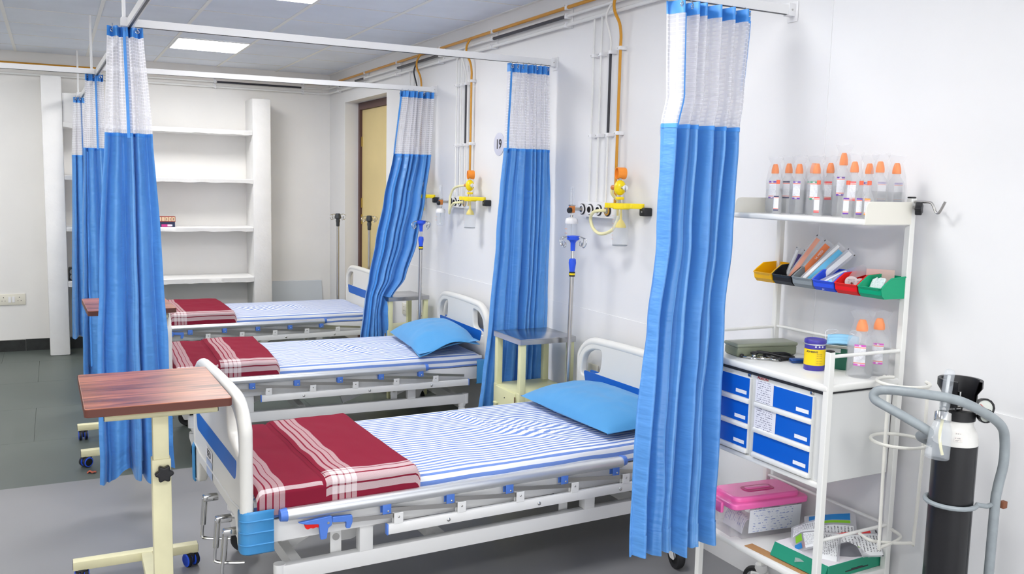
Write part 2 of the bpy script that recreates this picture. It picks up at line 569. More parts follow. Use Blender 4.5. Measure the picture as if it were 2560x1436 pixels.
# board leaning at the foot of the back wall
bd = MB()
bd.add([(2.035, YF-0.012, 0.60), (2.60, YF-0.012, 0.60), (2.62, YF-0.05, 0.002), (2.035, YF-0.05, 0.002), (2.035, YF-0.004, 0.604), (2.60, YF-0.004, 0.604), (2.62, YF-0.038, 0.004), (2.035, YF-0.038, 0.004)],
       [(0, 1, 2, 3), (7, 6, 5, 4), (0, 4, 5, 1), (1, 5, 6, 2), (2, 6, 7, 3), (3, 7, 4, 0)])
tag(bd.build('leaning_board', mat('grey_board', (0.62, 0.66, 0.70), 0.5), smooth=False), 'plain pale grey board leaning against the back wall', 'board')

# things on the shelves
t = thing('carton', 'cream and red printed carton on the shelf, on top of the dark one', 'box', (0.985, 9.36, 1.256))
WB(t).box((0.90, 9.31, 1.256), (1.06, 9.42, 1.308)).build('carton_body', mat('red_card', srgb(165, 70, 60), 0.6), t, smooth=False)
for k in range(5):
    WB(t).box((0.905+k*0.031, 9.308, 1.262), (0.931+k*0.031, 9.3105, 1.302)).build('printed_panel', mat('cream_card', srgb(232, 205, 170), 0.6), t, smooth=False)
    if k > 1: WB(t).box((0.916+k*0.031, 9.307, 1.270), (0.921+k*0.031, 9.3082, 1.294)).build('print_mark', M_INK, t, smooth=False)
t = thing('carton', 'dark blue carton with pink label on the shelf', 'box', (0.98, 9.36, 1.205))
WB(t).box((0.90, 9.305, 1.2055), (1.055, 9.42, 1.2555)).build('carton_body', mat('navy_card', srgb(40, 48, 80), 0.5), t, smooth=False)
WB(t).box((0.93, 9.302, 1.208), (1.02, 9.306, 1.232)).build('pink_label', mat('pink_card', srgb(205, 60, 140), 0.5), t, smooth=False)
WB(t).box((0.985, 9.3005, 1.212), (1.03, 9.3025, 1.230)).build('white_label', M_PAPER, t, smooth=False)
t = thing('loudspeaker', 'small black loudspeaker on the lowest wall shelf beside the pillar', 'speaker', (0.18, 9.38, 0.70))
WB(t).rbox((0.105, 9.30, 0.7005), (0.27, 9.46, 0.82), 0.008).build('cabinet', M_BLACK, t)
for z in (0.735, 0.785):
    WB(t).lathe([(0.0, 0), (0.012, 0.001), (0.022, 0.004), (0.026, 0.0)], (0, 0, 0), 18, frame((1, 0, 0), (0, 0, 1), (0.14, 9.30, z))).build('speaker_cone', M_GREY, t)

# ================================================================== CURTAINS AND RAILS
def fabric_material():
    m, nt, b = newmat('blue_satin')
    u, v, uvv = uvxy(nt)
    # tone-on-tone vertical bands
    w1 = math_(nt, 'FRACT', math_(nt, 'MULTIPLY', u, 4.1))
    band = math_(nt, 'GREATER_THAN', w1, 0.72)
    fine = math_(nt, 'GREATER_THAN', math_(nt, 'FRACT', math_(nt, 'MULTIPLY', u, 90.0)), 0.5)
    bf = math_(nt, 'MULTIPLY', band, math_(nt, 'ADD', math_(nt, 'MULTIPLY', fine, 0.6), 0.2))
    col = mixc(nt, bf, srgb(84, 150, 220), srgb(116, 176, 236))
    nt.links.new(col, b.inputs['Base Color'])
    b.inputs['Roughness'].default_value = 0.36
    b.inputs['Specular IOR Level'].default_value = 0.6
    b.inputs['Sheen Weight'].default_value = 0.25
    b.inputs['Sheen Tint'].default_value = (0.7, 0.85, 1, 1)
    n = nd(nt, 'ShaderNodeTexNoise'); n.inputs['Scale'].default_value = 9; n.inputs['Detail'].default_value = 3
    mp = nt.nodes.new('ShaderNodeMapping'); mp.inputs['Scale'].default_value = (1, 2.2, 1)
    nt.links.new(uvv, mp.inputs['Vector']); nt.links.new(mp.outputs[0], n.inputs['Vector'])
    bp = nt.nodes.new('ShaderNodeBump'); bp.inputs['Strength'].default_value = 0.5; bp.inputs['Distance'].default_value = 0.02
    nt.links.new(n.outputs['Fac'], bp.inputs['Height']); nt.links.new(bp.outputs[0], b.inputs['Normal'])
    tr = nt.nodes.new('ShaderNodeBsdfTranslucent'); nt.links.new(col, tr.inputs['Color'])
    mx = nt.nodes.new('ShaderNodeMixShader'); mx.inputs[0].default_value = 0.12
    out = nt.nodes['Material Output']
    nt.links.new(b.outputs[0], mx.inputs[1]); nt.links.new(tr.outputs[0], mx.inputs[2]); nt.links.new(mx.outputs[0], out.inputs[0])
    return m
def net_material():
    m, nt, b = newmat('white_net')
    u, v, uvv = uvxy(nt)
    lu = math_(nt, 'LESS_THAN', math_(nt, 'FRACT', math_(nt, 'MULTIPLY', u, 1/0.021)), 0.24)
    lv = math_(nt, 'LESS_THAN', math_(nt, 'FRACT', math_(nt, 'MULTIPLY', v, 1/0.0155)), 0.26)
    g = math_(nt, 'MAXIMUM', lu, lv)
    a = math_(nt, 'ADD', math_(nt, 'MULTIPLY', g, 0.30), 0.66)
    b.inputs['Base Color'].default_value = (0.86, 0.86, 0.89, 1)
    b.inputs['Roughness'].default_value = 0.6
    tl = nt.nodes.new('ShaderNodeBsdfTranslucent'); tl.inputs[0].default_value = (0.86, 0.86, 0.9, 1)
    mx0 = nt.nodes.new('ShaderNodeMixShader'); mx0.inputs[0].default_value = 0.5
    nt.links.new(b.outputs[0], mx0.inputs[1]); nt.links.new(tl.outputs[0], mx0.inputs[2])
    tp = nt.nodes.new('ShaderNodeBsdfTransparent')
    mx = nt.nodes.new('ShaderNodeMixShader')
    nt.links.new(a, mx.inputs[0]); nt.links.new(tp.outputs[0], mx.inputs[1]); nt.links.new(mx0.outputs[0], mx.inputs[2])
    nt.links.new(mx.outputs[0], nt.nodes['Material Output'].inputs[0])
    return m
M_FAB = fabric_material()
M_NET = net_material()
M_BAND = mat('blue_band', srgb(74, 150, 228), 0.45, var=0.06, vscale=30)

def rail(name, label, p, q, w=0.026, h=0.036, plates=()):
    t = thing(name, label, 'curtain rail', p, 0, 'curtain rails')
    WB(t).bar(p, q, w, h).build('track', M_RAILW, t, smooth=False)
    d = (Vector(q)-Vector(p)).normalized(); s = Vector((-d.y, d.x, 0))
    b = WB(t)
    for k in (-1, 1):
        o = s*(0.005*k)
        if k > 0: b.bar(Vector(p)+Vector((0, 0, -h/2-0.0005)), Vector(q)+Vector((0, 0, -h/2-0.0005)), 0.011, 0.002)
    b.build('glide_slot', M_BLACK, t, smooth=False)
    for pl in plates:
        WB(t).rbox((pl[0]-0.006, pl[1]-0.028, pl[2]-0.045), (pl[0]-0.0005, pl[1]+0.028, pl[2]+0.035), 0.003).build('wall_plate', M_WPLAS, t)
        WB(t).rbox((pl[0]-0.04, pl[1]-0.017, pl[2]-0.024), (pl[0]-0.005, pl[1]+0.017, pl[2]+0.026), 0.003).build('end_socket', M_WPLAS, t)
        WB(t).cyl((pl[0]-0.022, pl[1]-0.019, pl[2]), (pl[0]-0.022, pl[1]-0.0165, pl[2]), 0.004, 10).build('screw', M_STEEL, t)
    return t
ZR = 2.424
rail('curtain_rail', 'white curtain rail along the top edge holding the nearest curtain', (0.37, 2.80, ZR), (XW-0.006, 2.80, ZR), plates=[(XW, 2.80, ZR)])
rail('curtain_rail', 'white curtain rail crossing the ceiling above the nearest bed', (0.37, 4.735, ZR), (XW-0.006, 4.735, ZR), plates=[(XW, 4.735, ZR)])
rail('curtain_rail', 'white curtain rail running to the slanted curtain near the door', (0.33, 6.83, ZR), (XW-0.006, 6.61, ZR-0.005), plates=[(XW, 6.61, ZR-0.005)])
rail('curtain_rail', 'white curtain rail running out of the picture at the left', (0.285, 7.04, ZR-0.005), (-1.6, 7.12, ZR-0.005))
yr = rail('curtain_rail', 'dark-slotted curtain rail running front to back with ceiling hanger rods', (0.40, 2.2, ZR), (0.262, 9.24, ZR-0.008))
for (rx, ry) in ((0.356, 4.70), (0.302, 7.13), (0.264, 9.20)):
    WB(yr).cyl((rx-0.03, ry+0.03, ZR+0.01), (rx-0.03, ry+0.03, ZC-0.002), 0.0085, 10).build('hanger_rod', M_RAILW, yr)
    WB(yr).rbox((rx-0.045, ry+0.012, ZR-0.02), (rx+0.02, ry+0.048, ZR+0.022), 0.004).build('joint_clamp', M_WPLAS, yr)

def interp(lv, z):
    if z >= lv[0][0]: return lv[0][1:]
    for a, c in zip(lv, lv[1:]):
        if z >= c[0]:
            t = (a[0]-z)/(a[0]-c[0]); t = t*t*(3-2*t)*0.5+t*0.5
            return tuple(a[k]+(c[k]-a[k])*t for k in range(1, len(a)))
    return lv[-1][1:]

def curtain(label, lv, ytop, ybot, folds, amp0, amp1, zmesh, ztop, zbot, seed, trims=(), hook_z=None, sharp=1.0, hem=0.09, nu=None, zwave=0.012, flap=None):
    """lv: (z, xl, xr) rows from top to bottom; cloth gathered into folds"""
    xl, xr = lv[0][1], lv[0][2]
    t = thing('hospital_curtain', label, 'curtain', ((xl+xr)/2, ytop, zbot), 0, 'blue cubicle curtains')
    rng = random.Random(seed)
    ph = rng.uniform(0, 6.28)
    phs = [rng.uniform(0, 6.28) for _ in range(6)]
    nu = nu or int(folds*14)
    width = folds*0.105
    # irregular fold spacing: cumulative random widths
    nf = max(2, int(round(folds)))
    wd = [rng.uniform(0.55, 1.5) for _ in range(nf)]
    tot_ = sum(wd)
    cum = [0.0]
    for w_ in wd: cum.append(cum[-1]+w_/tot_)
    depth = [rng.uniform(0.45, 1.15) for _ in range(nf+1)]
    skew = [rng.uniform(-0.6, 0.6) for _ in range(nf+1)]
    def phase(s):
        s = min(max(s, 0.0), 0.99999)
        for i in range(nf):
            if s <= cum[i+1]:
                f = (s-cum[i])/(cum[i+1]-cum[i])
                dd = depth[i]*(1-f)+depth[i+1]*f
                f2 = f+skew[i]*f*(1-f)*0.6
                return i+f2, dd
        return nf, depth[nf]
    def P(s, z):
        a, c = interp(lv, z)
        h = (ztop-z)/(ztop-zbot)
        A = amp0+(amp1-amp0)*min(1, h*1.3)
        warp = 0.05*math.sin(2*PI*s*1.2+phs[0]+h*1.4)*min(1, h*2)*(s*(1-s)*4)
        ss = s+warp
        pi_, dd = phase(s)
        k = 2*PI*pi_+ph+0.35*math.sin(h*2.2+phs[1]+s*5)*h
        w = math.sin(k)
        w = math.copysign(abs(w)**0.8, w)
        fine = math.sin(2*PI*folds*1.9*s+phs[3])*max(0, 1-h*2.6)*0.55
        mod = 1+(dd-1)*min(1, h*2)
        y = ytop+(ybot-ytop)*h+A*(w*mod+fine)+0.18*A*math.sin(2.6*k+phs[3]+h*2)*h
        x = a+(c-a)*ss+0.14*A*math.cos(k)
        x += 0.006*noise.noise(Vector((s*6, z*5, seed)))*h
        y += 0.012*noise.noise(Vector((s*7, z*3, seed+5)))*min(1, h*2)+0.004*noise.noise(Vector((s*16, z*9, seed+8)))*min(1, h*2)
        if flap and s < flap[0]:
            f = 1-s/flap[0]
            y -= flap[1]*f*f*min(1, h*2)
        zz = z
        if h > 0.90:
            zz = z+((h-0.9)/0.1)*(zwave*math.sin(2*PI*s*1.3+phs[4])+zwave*0.6*math.sin(2*PI*s*3.1+phs[5]))
        return (x, y, zz)
    def zone(name, z0, z1, nv, m, off=0.0):
        b = WB(t)
        b.grid(lambda s, v: (lambda p: (p[0], p[1]+off, p[2]))(P(s, z0+(z1-z0)*v)), nu, nv, lambda s, v: (s*width, z0+(z1-z0)*v))
        return b.build(name, m, t, angle=180)
    zone('header_band', ztop, ztop-0.048, 3, M_BAND)
    zone('net_panel', ztop-0.048, zmesh, 16, M_NET)
    zone('drape', zmesh, zbot, 60, M_FAB)
    hb = WB(t)
    hb.grid(lambda s, v: (lambda p: (p[0], p[1]-0.0025, p[2]))(P(s, zmesh+0.003-0.016*v)), nu, 1, lambda s, v: (s*width, v))
    hb.build('seam', M_BAND, t, angle=180)
    hb = WB(t)
    hb.grid(lambda s, v: (lambda p: (p[0], p[1]-0.003, p[2]))(P(s, zbot+hem*(1-v)-0.0005)), nu, 4, lambda s, v: (s*width, zbot+hem*v))
    hb.build('hem', M_FAB, t, angle=180)
    for (sc, w, z0, z1) in trims:
        b = WB(t)
        b.grid(lambda u, v: (lambda p: (p[0]+(u-0.5)*w, p[1]-0.006, p[2]))(P(sc, z0+(z1-z0)*v)), 3, 40, lambda u, v: (u*w, v))
        b.build('edge_trim', M_BAND, t, angle=180)
    # hooks and eyelets
    nh = max(2, int(folds))
    for i in range(nh):
        s = (i+0.5)/nh
        p = Vector(P(s, ztop-0.018))
        ring = WB(t)
        ring.tube([p+Vector((0.008*math.cos(a), -0.004, 0.008*math.sin(a))) for a in [2*PI*q/10 for q in range(10)]], 0.0018, 6, closed=True)
        ring.build('eyelet', M_CHROME, t)
        hk = WB(t)
        hk.tube([p+Vector((0, -0.006, -0.004)), p+Vector((0, -0.004, 0.010)), Vector((p.x, (p.y+ytop)/2, ztop+0.006)), Vector((p.x, ytop, ztop+0.014))], 0.0016, 6, smooth=3)
        hk.build('hook', M_CHROME, t)
    return t

ZT = 2.395
curtain('blue curtain with white net top hanging nearest, beside the supply trolley',
        [(2.397, 2.068, 2.466), (2.045, 2.053, 2.424), (1.926, 2.02, 2.4), (1.507, 1.985, 2.347), (1.213, 1.93, 2.304), (0.779, 1.865, 2.264), (0.352, 1.83, 2.239)],
        2.79, 2.585, 6, 0.030, 0.050, 1.934, ZT, 0.347, 3, trims=[(0.12, 0.016, 2.35, 1.93), (0.985, 0.02, 2.36, 2.08), (0.205, 0.016, 1.90, 0.40)], flap=(0.2, 0.05), nu=150)
curtain('blue curtain with white net top hanging between the nearest and middle beds',
        [(2.40, 2.37, 2.645), (1.90, 2.345, 2.66), (1.65, 2.32, 2.672), (1.37, 2.297, 2.672), (0.89, 2.255, 2.668), (0.36, 2.19, 2.665)],
        4.715, 4.675, 7, 0.020, 0.032, 1.905, ZT, 0.34, 11, trims=[(0.04, 0.013, 2.35, 1.90), (0.10, 0.014, 1.88, 0.40)], flap=(0.12, 0.03), nu=150)
curtain('blue curtain with white net top pulled slantwise near the door',
        [(2.40, 2.395, 2.665), (1.92, 2.335, 2.646), (1.56, 2.25, 2.60), (1.24, 2.185, 2.536), (0.95, 2.13, 2.44), (0.80, 2.105, 2.33), (0.68, 2.09, 2.31), (0.45, 2.055, 2.335)],
        6.61, 6.58, 6, 0.028, 0.036, 1.91, ZT, 0.45, 20, trims=[(0.03, 0.014, 2.35, 1.91), (0.20, 0.014, 1.88, 0.50)], flap=(0.2, 0.03), nu=130)
curtain('blue curtain with white net top at the foot of the nearest bed',
        [(2.41, 0.254, 0.412), (1.90, 0.231, 0.446), (1.38, 0.195, 0.476), (0.79, 0.169, 0.50), (0.20, 0.163, 0.515)],
        4.77, 4.76, 3.6, 0.020, 0.055, 1.90, 2.408, 0.18, 27, trims=[(0.5, 0.022, 2.40, 1.88), (0.60, 0.016, 1.88, 0.25)], zwave=0.03, nu=110, hem=0.14)
curtain('blue curtain with white net top behind the foot of the middle bed',
        [(2.41, 0.228, 0.345), (1.88, 0.205, 0.36), (1.23, 0.181, 0.40), (0.25, 0.158, 0.44)],
        7.12, 7.10, 3.2, 0.018, 0.045, 1.885, 2.408, 0.22, 33, trims=[(0.62, 0.02, 2.40, 1.88), (0.20, 0.018, 1.86, 0.30)], nu=100)
curtain('blue curtain with white net top farthest back, in front of the wall shelves',
        [(2.38, 0.19, 0.29), (1.87, 0.165, 0.31), (0.19, 0.122, 0.36)],
        9.18, 9.15, 3.0, 0.016, 0.040, 1.87, 2.395, 0.19, 41, trims=[(0.62, 0.02, 2.39, 1.87)], nu=90)

# ================================================================== BEDS
LB, WBED = 2.08, 0.955
def board_top(y, w, head):
    zt = 0.885 if head else 0.925
    d = min(y, w-y)
    c = 0.014*(abs(y/w-0.5)*2)**2
    q = max(0.0, (0.17-d)/0.17)
    return zt-c-0.155*(1-math.sqrt(max(0.0, 1-q*q)))
def board_outlines(w=WBED, head=False):
    base = rounded([(0.0, 0.52), (0.0, 0.355), (0.085, 0.355), (0.115, 0.455), (w-0.115, 0.455), (w-0.085, 0.355), (w, 0.355), (w, 0.52)], [0, 0.012, 0.02, 0.03, 0.03, 0.02, 0.012, 0], 6)
    top = [(w*(1-k/60), board_top(w*(1-k/60), w, head)) for k in range(61)]
    dz = -0.04 if head else 0.0
    h1 = [(0.048, 0.700+dz), (0.225, 0.745+dz), (0.240, 0.868+dz), (0.145, 0.860+dz), (0.075, 0.825+dz), (0.048, 0.765+dz)]
    h2 = [(w-p[0], p[1]) for p in h1][::-1]
    return [base+top, rounded(h1, 0.03, 5), rounded(h2, 0.03, 5)]

def bed_board(parent, xpos, face, name, sticker=False):
    w = WBED
    head = name == 'headboard'
    hz = -0.04 if head else 0.0
    v, f = curve_mesh(board_outlines(w, head), 0.011, 0.009, 3)
    # local: outline x -> bed y, outline y -> z
    T = Matrix(((0, 0, 1, xpos), (1, 0, 0, 0), (0, 1, 0, 0), (0, 0, 0, 1)))
    o = MB().add(v, f, T).build(name, M_ABS, parent, angle=50)
    # thick top tube and side posts
    arch = []
    for k in range(49):
        y = 0.5*w*(1-math.cos(PI*k/48))
        yy = min(max(y, 0.016), w-0.016)
        arch.append((xpos, yy, board_top(y, w, head)-0.016))
    arch = [(xpos, 0.016, 0.50), (xpos, 0.016, 0.66)] + arch + [(xpos, w-0.016, 0.66), (xpos, w-0.016, 0.50)]
    MB().tube(arch, 0.024, 12).build('grip_tube', M_ABS, o)
    # centre panel lip under the tube
    MB().rbox((xpos-0.018, 0.26, 0.765+hz), (xpos+0.018, w-0.26, 0.870+hz), 0.012).build('centre_panel', M_ABS, o)
    # stripes on both faces
    for s in (-1, 1):
        v, f = curve_mesh([rounded([(0.10, 0.605-hz*0.35), (w-0.10, 0.605-hz*0.35), (w-0.075, 0.682-hz*0.3), (0.075, 0.682-hz*0.3)], 0.02, 5)], 0.0015)
        Ts = Matrix(((0, 0, 1, xpos+s*0.0205), (1, 0, 0, 0), (0, 1, 0, 0), (0, 0, 0, 1)))
        MB().add(v, f, Ts).build('blue_stripe', M_BLUEST, o, smooth=False)
    MB().tube([(xpos+face*0.021, 0.03, 0.52), (xpos+face*0.021, 0.16, 0.505), (xpos+face*0.021, w-0.16, 0.505), (xpos+face*0.021, w-0.03, 0.52)], 0.004, 8).build('moulded_rib', M_ABS, o)
    # corner bumpers
    for side in (0, 1):
        y = 0.0 if side == 0 else w
        sg = -1 if side == 0 else 1
        prof = []
        for k in range(9):
            a = PI/2*k/8
            prof.append((-face*0 + 0, 0))
        fx = xpos+face*0.021
        outp = []
        inn = []
        rr = 0.03
        pts = [(fx, y-sg*0.05)]
        for k in range(9):
            a = PI/2*k/8
            pts.append((fx-face*rr+face*rr*math.cos(a), y+sg*(0.010-rr)+sg*rr*math.sin(a)))
        pts.append((fx-face*0.115, y+sg*0.010))
        V = []; F = []
        n = len(pts)
        for (zz) in (0.355, 0.360, 0.505, 0.515):
            for (px, py) in pts:
                V.append((px+face*(0.004 if 0.356 < zz < 0.51 else 0), py+sg*(0.004 if 0.356 < zz < 0.51 else 0), zz))
        for j in range(3):
            for i in range(n-1):
                F.append((j*n+i, j*n+i+1, (j+1)*n+i+1, (j+1)*n+i))
        bo = MB().add(V, F).build('corner_bumper', M_BLUEPL, o, solid=0.008)
        for zz in (0.392, 0.437, 0.480):
            MB().tube([(px+face*0.0045, py+sg*0.0045, zz) for (px, py) in pts[1:]], 0.0038, 6).build('bumper_rib', M_BLUEPL, bo)
    if sticker:
        Tn = frame((0, -1, 0), (0, 0, 1), (xpos+face*0.0208, w*0.62, 0.55))
        MB().add([(-0.065, 0.0, 0), (0.065, 0.0, 0), (0.065, 0.045, 0), (-0.065, 0.045, 0)], [(0, 1, 2, 3)], Tn @ Matrix.Translation((0, -0.01, 0.0015))).build('white_sticker', M_PAPER, o, smooth=False)
        MB().add([(-0.06, -0.075, 0), (0.06, -0.075, 0), (0.06, -0.004, 0), (-0.06, -0.004, 0)], [(0, 1, 2, 3)], Tn @ Matrix.Translation((0, -0.01, 0.0015))).build('pale_blue_sticker', mat('pale_blue_paper', srgb(178, 194, 226), 0.5), o, smooth=False)
        v, f = text_mesh('BED', 0.044, 0.0003)
        MB().add(v, f, Tn @ Matrix.Translation((0, 0.0125, 0.0022))).build('lettering', M_INK, o, smooth=False)
    return o

def caster(parent, x, y, ztop, r=0.058, ang=0.0, hub=M_GREY, tyre=M_RUBBER, forkm=M_WHITE, off=-0.03):
    T = Matrix.Translation((x, y, 0)) @ Matrix.Rotation(ang, 4, 'Z')
    b = MB(); b.M = T
    b.lathe([(0.0, ztop), (0.026, ztop), (0.028, ztop-0.018), (0.022, ztop-0.03), (0.0, ztop-0.03)][::-1], (0, 0, 0), 16)
    b.cyl((0, 0, ztop-0.04), (0, 0, ztop-0.012), 0.02, 12)
    for s in (-1, 1):
        v, f = curve_mesh([rounded([(-0.028, ztop-0.035), (0.028, ztop-0.035), (0.03+0.0, ztop-0.07), (off+0.018, r-0.016), (off-0.018, r-0.016), (-0.045, ztop-0.06)], 0.008, 3)], 0.002)
        b.add(v, f, Matrix(((1, 0, 0, 0), (0, 0, 1, s*0.021), (0, 1, 0, 0), (0, 0, 0, 1))))
    b.rbox((-0.04, -0.023, ztop-0.05), (0.03, 0.023, ztop-0.032), 0.005)
    o = b.build('caster', forkm, parent)
    w = MB(); w.M = T
    Tw = Matrix.Translation((off, 0, r)) @ Matrix.Rotation(PI/2, 4, 'X')
    w.lathe([(r*0.62, -0.013), (r*0.92, -0.016), (r, -0.009), (r, 0.009), (r*0.92, 0.016), (r*0.62, 0.013), (r*0.62, -0.013)], (0, 0, 0), 26, Tw)
    w.build('tyre', tyre, o)
    w = MB(); w.M = T
    w.lathe([(0.0, -0.014), (r*0.25, -0.016), (r*0.3, -0.011), (r*0.64, -0.011), (r*0.64, 0.011), (r*0.3, 0.011), (r*0.25, 0.016), (0.0, 0.014)], (0, 0, 0), 20, Tw)
    w.build('wheel_hub', hub, o)
    return o

def lever(parent, x0, y):
    T = Matrix(((1, 0, 0, x0), (0, 0, 1, y), (0, 1, 0, 0), (0, 0, 0, 1)))
    out = [(0, 0.455), (0.125, 0.462), (0.128, 0.440), (0.125, 0.425), (0.112, 0.418), (0.106, 0.378), (0.084, 0.376), (0.080, 0.405), (0.076, 0.438), (0.028, 0.444)]
    v, f = curve_mesh([rounded(out, 0.004, 3)], 0.006, 0.002)
    lo = MB().add(v, f, T).build('release_lever', M_CLIP, parent)
    v, f = curve_mesh([rounded([(0.128, 0.456), (0.205, 0.452), (0.206, 0.425), (0.196, 0.402), (0.180, 0.404), (0.182, 0.430), (0.128, 0.436)], 0.005, 3)], 0.006, 0.002)
    MB().add(v, f, T).build('lever_hook', M_CLIP, lo)
    v, f = curve_mesh([rounded([(0.022, 0.445), (0.076, 0.440), (0.076, 0.424), (0.066, 0.428), (0.056, 0.424), (0.046, 0.428), (0.036, 0.424), (0.028, 0.428)], 0.003, 2)], 0.005, 0.001)
    MB().add(v, f, T).build('red_trigger', M_RED, lo)
    MB().cyl((x0+0.112, y-0.0095, 0.438), (x0+0.112, y-0.007, 0.438), 0.005, 10).build('rivet', M_CHROME, lo)

def make_bed(label, loc, rz, shift=0.0, arm=False):
    t = thing('hospital_bed', label, 'hospital bed', loc, rz, 'hospital beds')
    w = WBED
    bed_board(t, 0.021, -1, 'footboard', sticker=True)
    bed_board(t, LB-0.021, 1, 'headboard')
    # side frames
    for (ya, yb) in ((0.020, 0.045), (w-0.045, w-0.020)):
        MB().rbox((0.042, ya, 0.376), (LB-0.042, yb, 0.462), 0.004).build('side_frame', M_WHITE, t)
    for xx in (0.06, 0.62, 1.25, LB-0.09):
        MB().box((xx, 0.045, 0.39), (xx+0.03, w-0.045, 0.45)).build('cross_member', M_WHITE, t, smooth=False)
    MB().rbox((0.05, 0.05, 0.452), (LB-0.05, w-0.05, 0.462), 0.003).build('mattress_deck', M_WHITE, t)
    # folded side rails, both sides
    for side in (0, 1):
        y = 0.0 if side == 0 else w
        sg = -1 if side == 0 else 1
        r0, r1 = 0.145+shift, 1.665+shift
        rt = MB()
        rt.tube([(r0+0.012, y+sg*0.012, 0.487), (r1-0.012, y+sg*0.012, 0.483)], 0.024, 16).build('rail_tube', M_ALU, t)
        tb = t.children[-1]
        for (xa, xb_) in ((r0-0.012, r0+0.013), (r1-0.013, r1+0.008)):
            MB().tube([(xa, y+sg*0.012, 0.487), (xb_, y+sg*0.012, 0.487)], [0.0215, 0.0255] if xa < 1 else [0.0255, 0.0215], 16).build('end_cap', M_CLIP, tb)
        l0, l1 = 0.545, 1.905
        lb = MB().rbox((l0, y+sg*0.020-0.010, 0.347), (l1, y+sg*0.020+0.010, 0.388), 0.003).build('lower_bar', M_ALU if False else M_WHITE, t)
        MB().rbox((l0-0.006, y+sg*0.020-0.011, 0.346), (l0+0.001, y+sg*0.020+0.011, 0.389), 0.002).build('end_cap', M_CLIP, lb)
        MB().rbox((l1-0.001, y+sg*0.020-0.011, 0.346), (l1+0.006, y+sg*0.020+0.011, 0.389), 0.002).build('end_cap', M_CLIP, lb)
        for k in range(3):
            xx = 0.80+k*0.42
            MB().sphere((xx, y+sg*0.031, 0.366), 0.0085, 8, sy=0.6).build('bolt', M_CHROME, lb)
        for k in range(5):
            xt = 0.587+k*0.2705
            xc = 0.540+k*0.2690+shift*0.9
            tb2 = MB()
            for q in (-1, 1):
                tb2.rbox((xt-0.019, y+sg*0.020+q*0.0105-0.0015, 0.386), (xt+0.019, y+sg*0.020+q*0.0105+0.0015, 0.430), 0.0014, 1)
            tb2.build('pivot_tab', M_WHITE, lb)
            MB().sphere((xt, y+sg*0.0325, 0.414), 0.0045, 6, sy=0.5).build('rivet', M_STEEL, lb)
            cp = MB()
            for q in (-1, 1):
                cp.rbox((xc-0.018, y+sg*0.014+q*0.012-0.002, 0.430), (xc+0.018, y+sg*0.014+q*0.012+0.002, 0.472), 0.0035, 2)
            cp.build('hinge_clip', M_CLIP, tb)
            MB().sphere((xc+0.005, y+sg*0.0285, 0.441), 0.0045, 6, sy=0.5).build('rivet', M_CHROME, tb)
            # the link runs from this clip to the next tab
            xn = xt+0.2705 if k < 4 else xt+0.25
            if k == 0:
                MB().bar((0.33, y+sg*0.016, 0.430), (xt, y+sg*0.020, 0.417), 0.006, 0.016).build('link_bar', M_STEEL, lb)
            MB().bar((xc+0.005, y+sg*0.014, 0.443), (min(xn, l1-0.03), y+sg*0.020, 0.415), 0.006, 0.017).build('link_bar', M_STEEL, lb)
        if side == 0:
            lever(t, 0.195, -0.026)
        xe = 0.587+5*0.2705
    # base frame
    zb0, zb1 = 0.205, 0.268
    for y in (0.045, w-0.085):
        bb = MB().rbox((0.15, y, zb0), (LB-0.16, y+0.04, zb1), 0.004).build('base_beam', M_WHITE, t)
        for xx in (0.15, LB-0.16):
            MB().cyl((xx, y+0.02, zb0-0.002), (xx, y+0.02, zb1+0.004), 0.0225, 16).build('beam_end', M_WHITE, bb)
        for xx in (0.455, 1.50):
            MB().rbox((xx, y-0.004, zb1), (xx+0.055, y+0.042, 0.380), 0.003).build('column', M_WHITE, bb)
            MB().rbox((xx-0.10, y+0.05, zb1-0.01), (xx-0.055, y+0.058, 0.352), 0.003).build('bracket', M_WHITE, bb)
            MB().cyl((xx-0.078, y+0.046, 0.325), (xx-0.078, y+0.05, 0.325), 0.014, 12).build('bolt', M_STEEL, bb)
    for xx in (0.20, 0.80, LB-0.25):
        MB().box((xx, 0.085, zb0+0.006), (xx+0.04, w-0.085, zb1-0.004)).build('base_cross_beam', M_WHITE, t, smooth=False)
    # lifting plates
    for (xx, yy) in ((0.42, 0.18), (1.42, 0.18), (0.42, w-0.2), (1.42, w-0.2)):
        v, f = curve_mesh([rounded([(0, 0.27), (0.05, 0.27), (0.20, 0.33), (0.20, 0.375), (0.02, 0.375)], 0.008, 3)], 0.003)
        MB().add(v, f, Matrix(((1, 0, 0, xx), (0, 0, 1, yy), (0, 1, 0, 0), (0, 0, 0, 1)))).build('lift_plate', M_WHITE, t)
        MB().cyl((xx+0.03, yy-0.005, 0.345), (xx+0.03, yy+0.005, 0.345), 0.010, 10).build('bolt', M_STEEL, t)
    for (xa, xb_, yy) in ((0.22, 0.47, 0.3), (0.22, 0.47, w-0.3), (1.12, 1.45, 0.3), (1.12, 1.45, w-0.3)):
        MB().bar((xa, yy, 0.24), (xb_, yy, 0.365), 0.03, 0.05).build('lift_arm', M_WHITE, t, smooth=False)
    if arm:  # stand-in outrigger on the bed for a wheel that is likely the trolley's
        MB().rbox((LB-0.205, -0.085, zb0+0.002), (LB-0.165, 0.07, zb0+0.024), 0.004).build('stand_in_caster_arm', M_WHITE, t)
    for (x, y, a) in ((0.17, 0.066, 2.2), (LB-0.185, -0.065 if arm else 0.066, R(78) if arm else 1.2), (0.17, w-0.066, 2.9), (LB-0.185, w-0.066, -0.8)):
        caster(t, x, y, zb0+0.004, 0.06, a, off=-0.085 if (arm and y < 0) else -0.03)
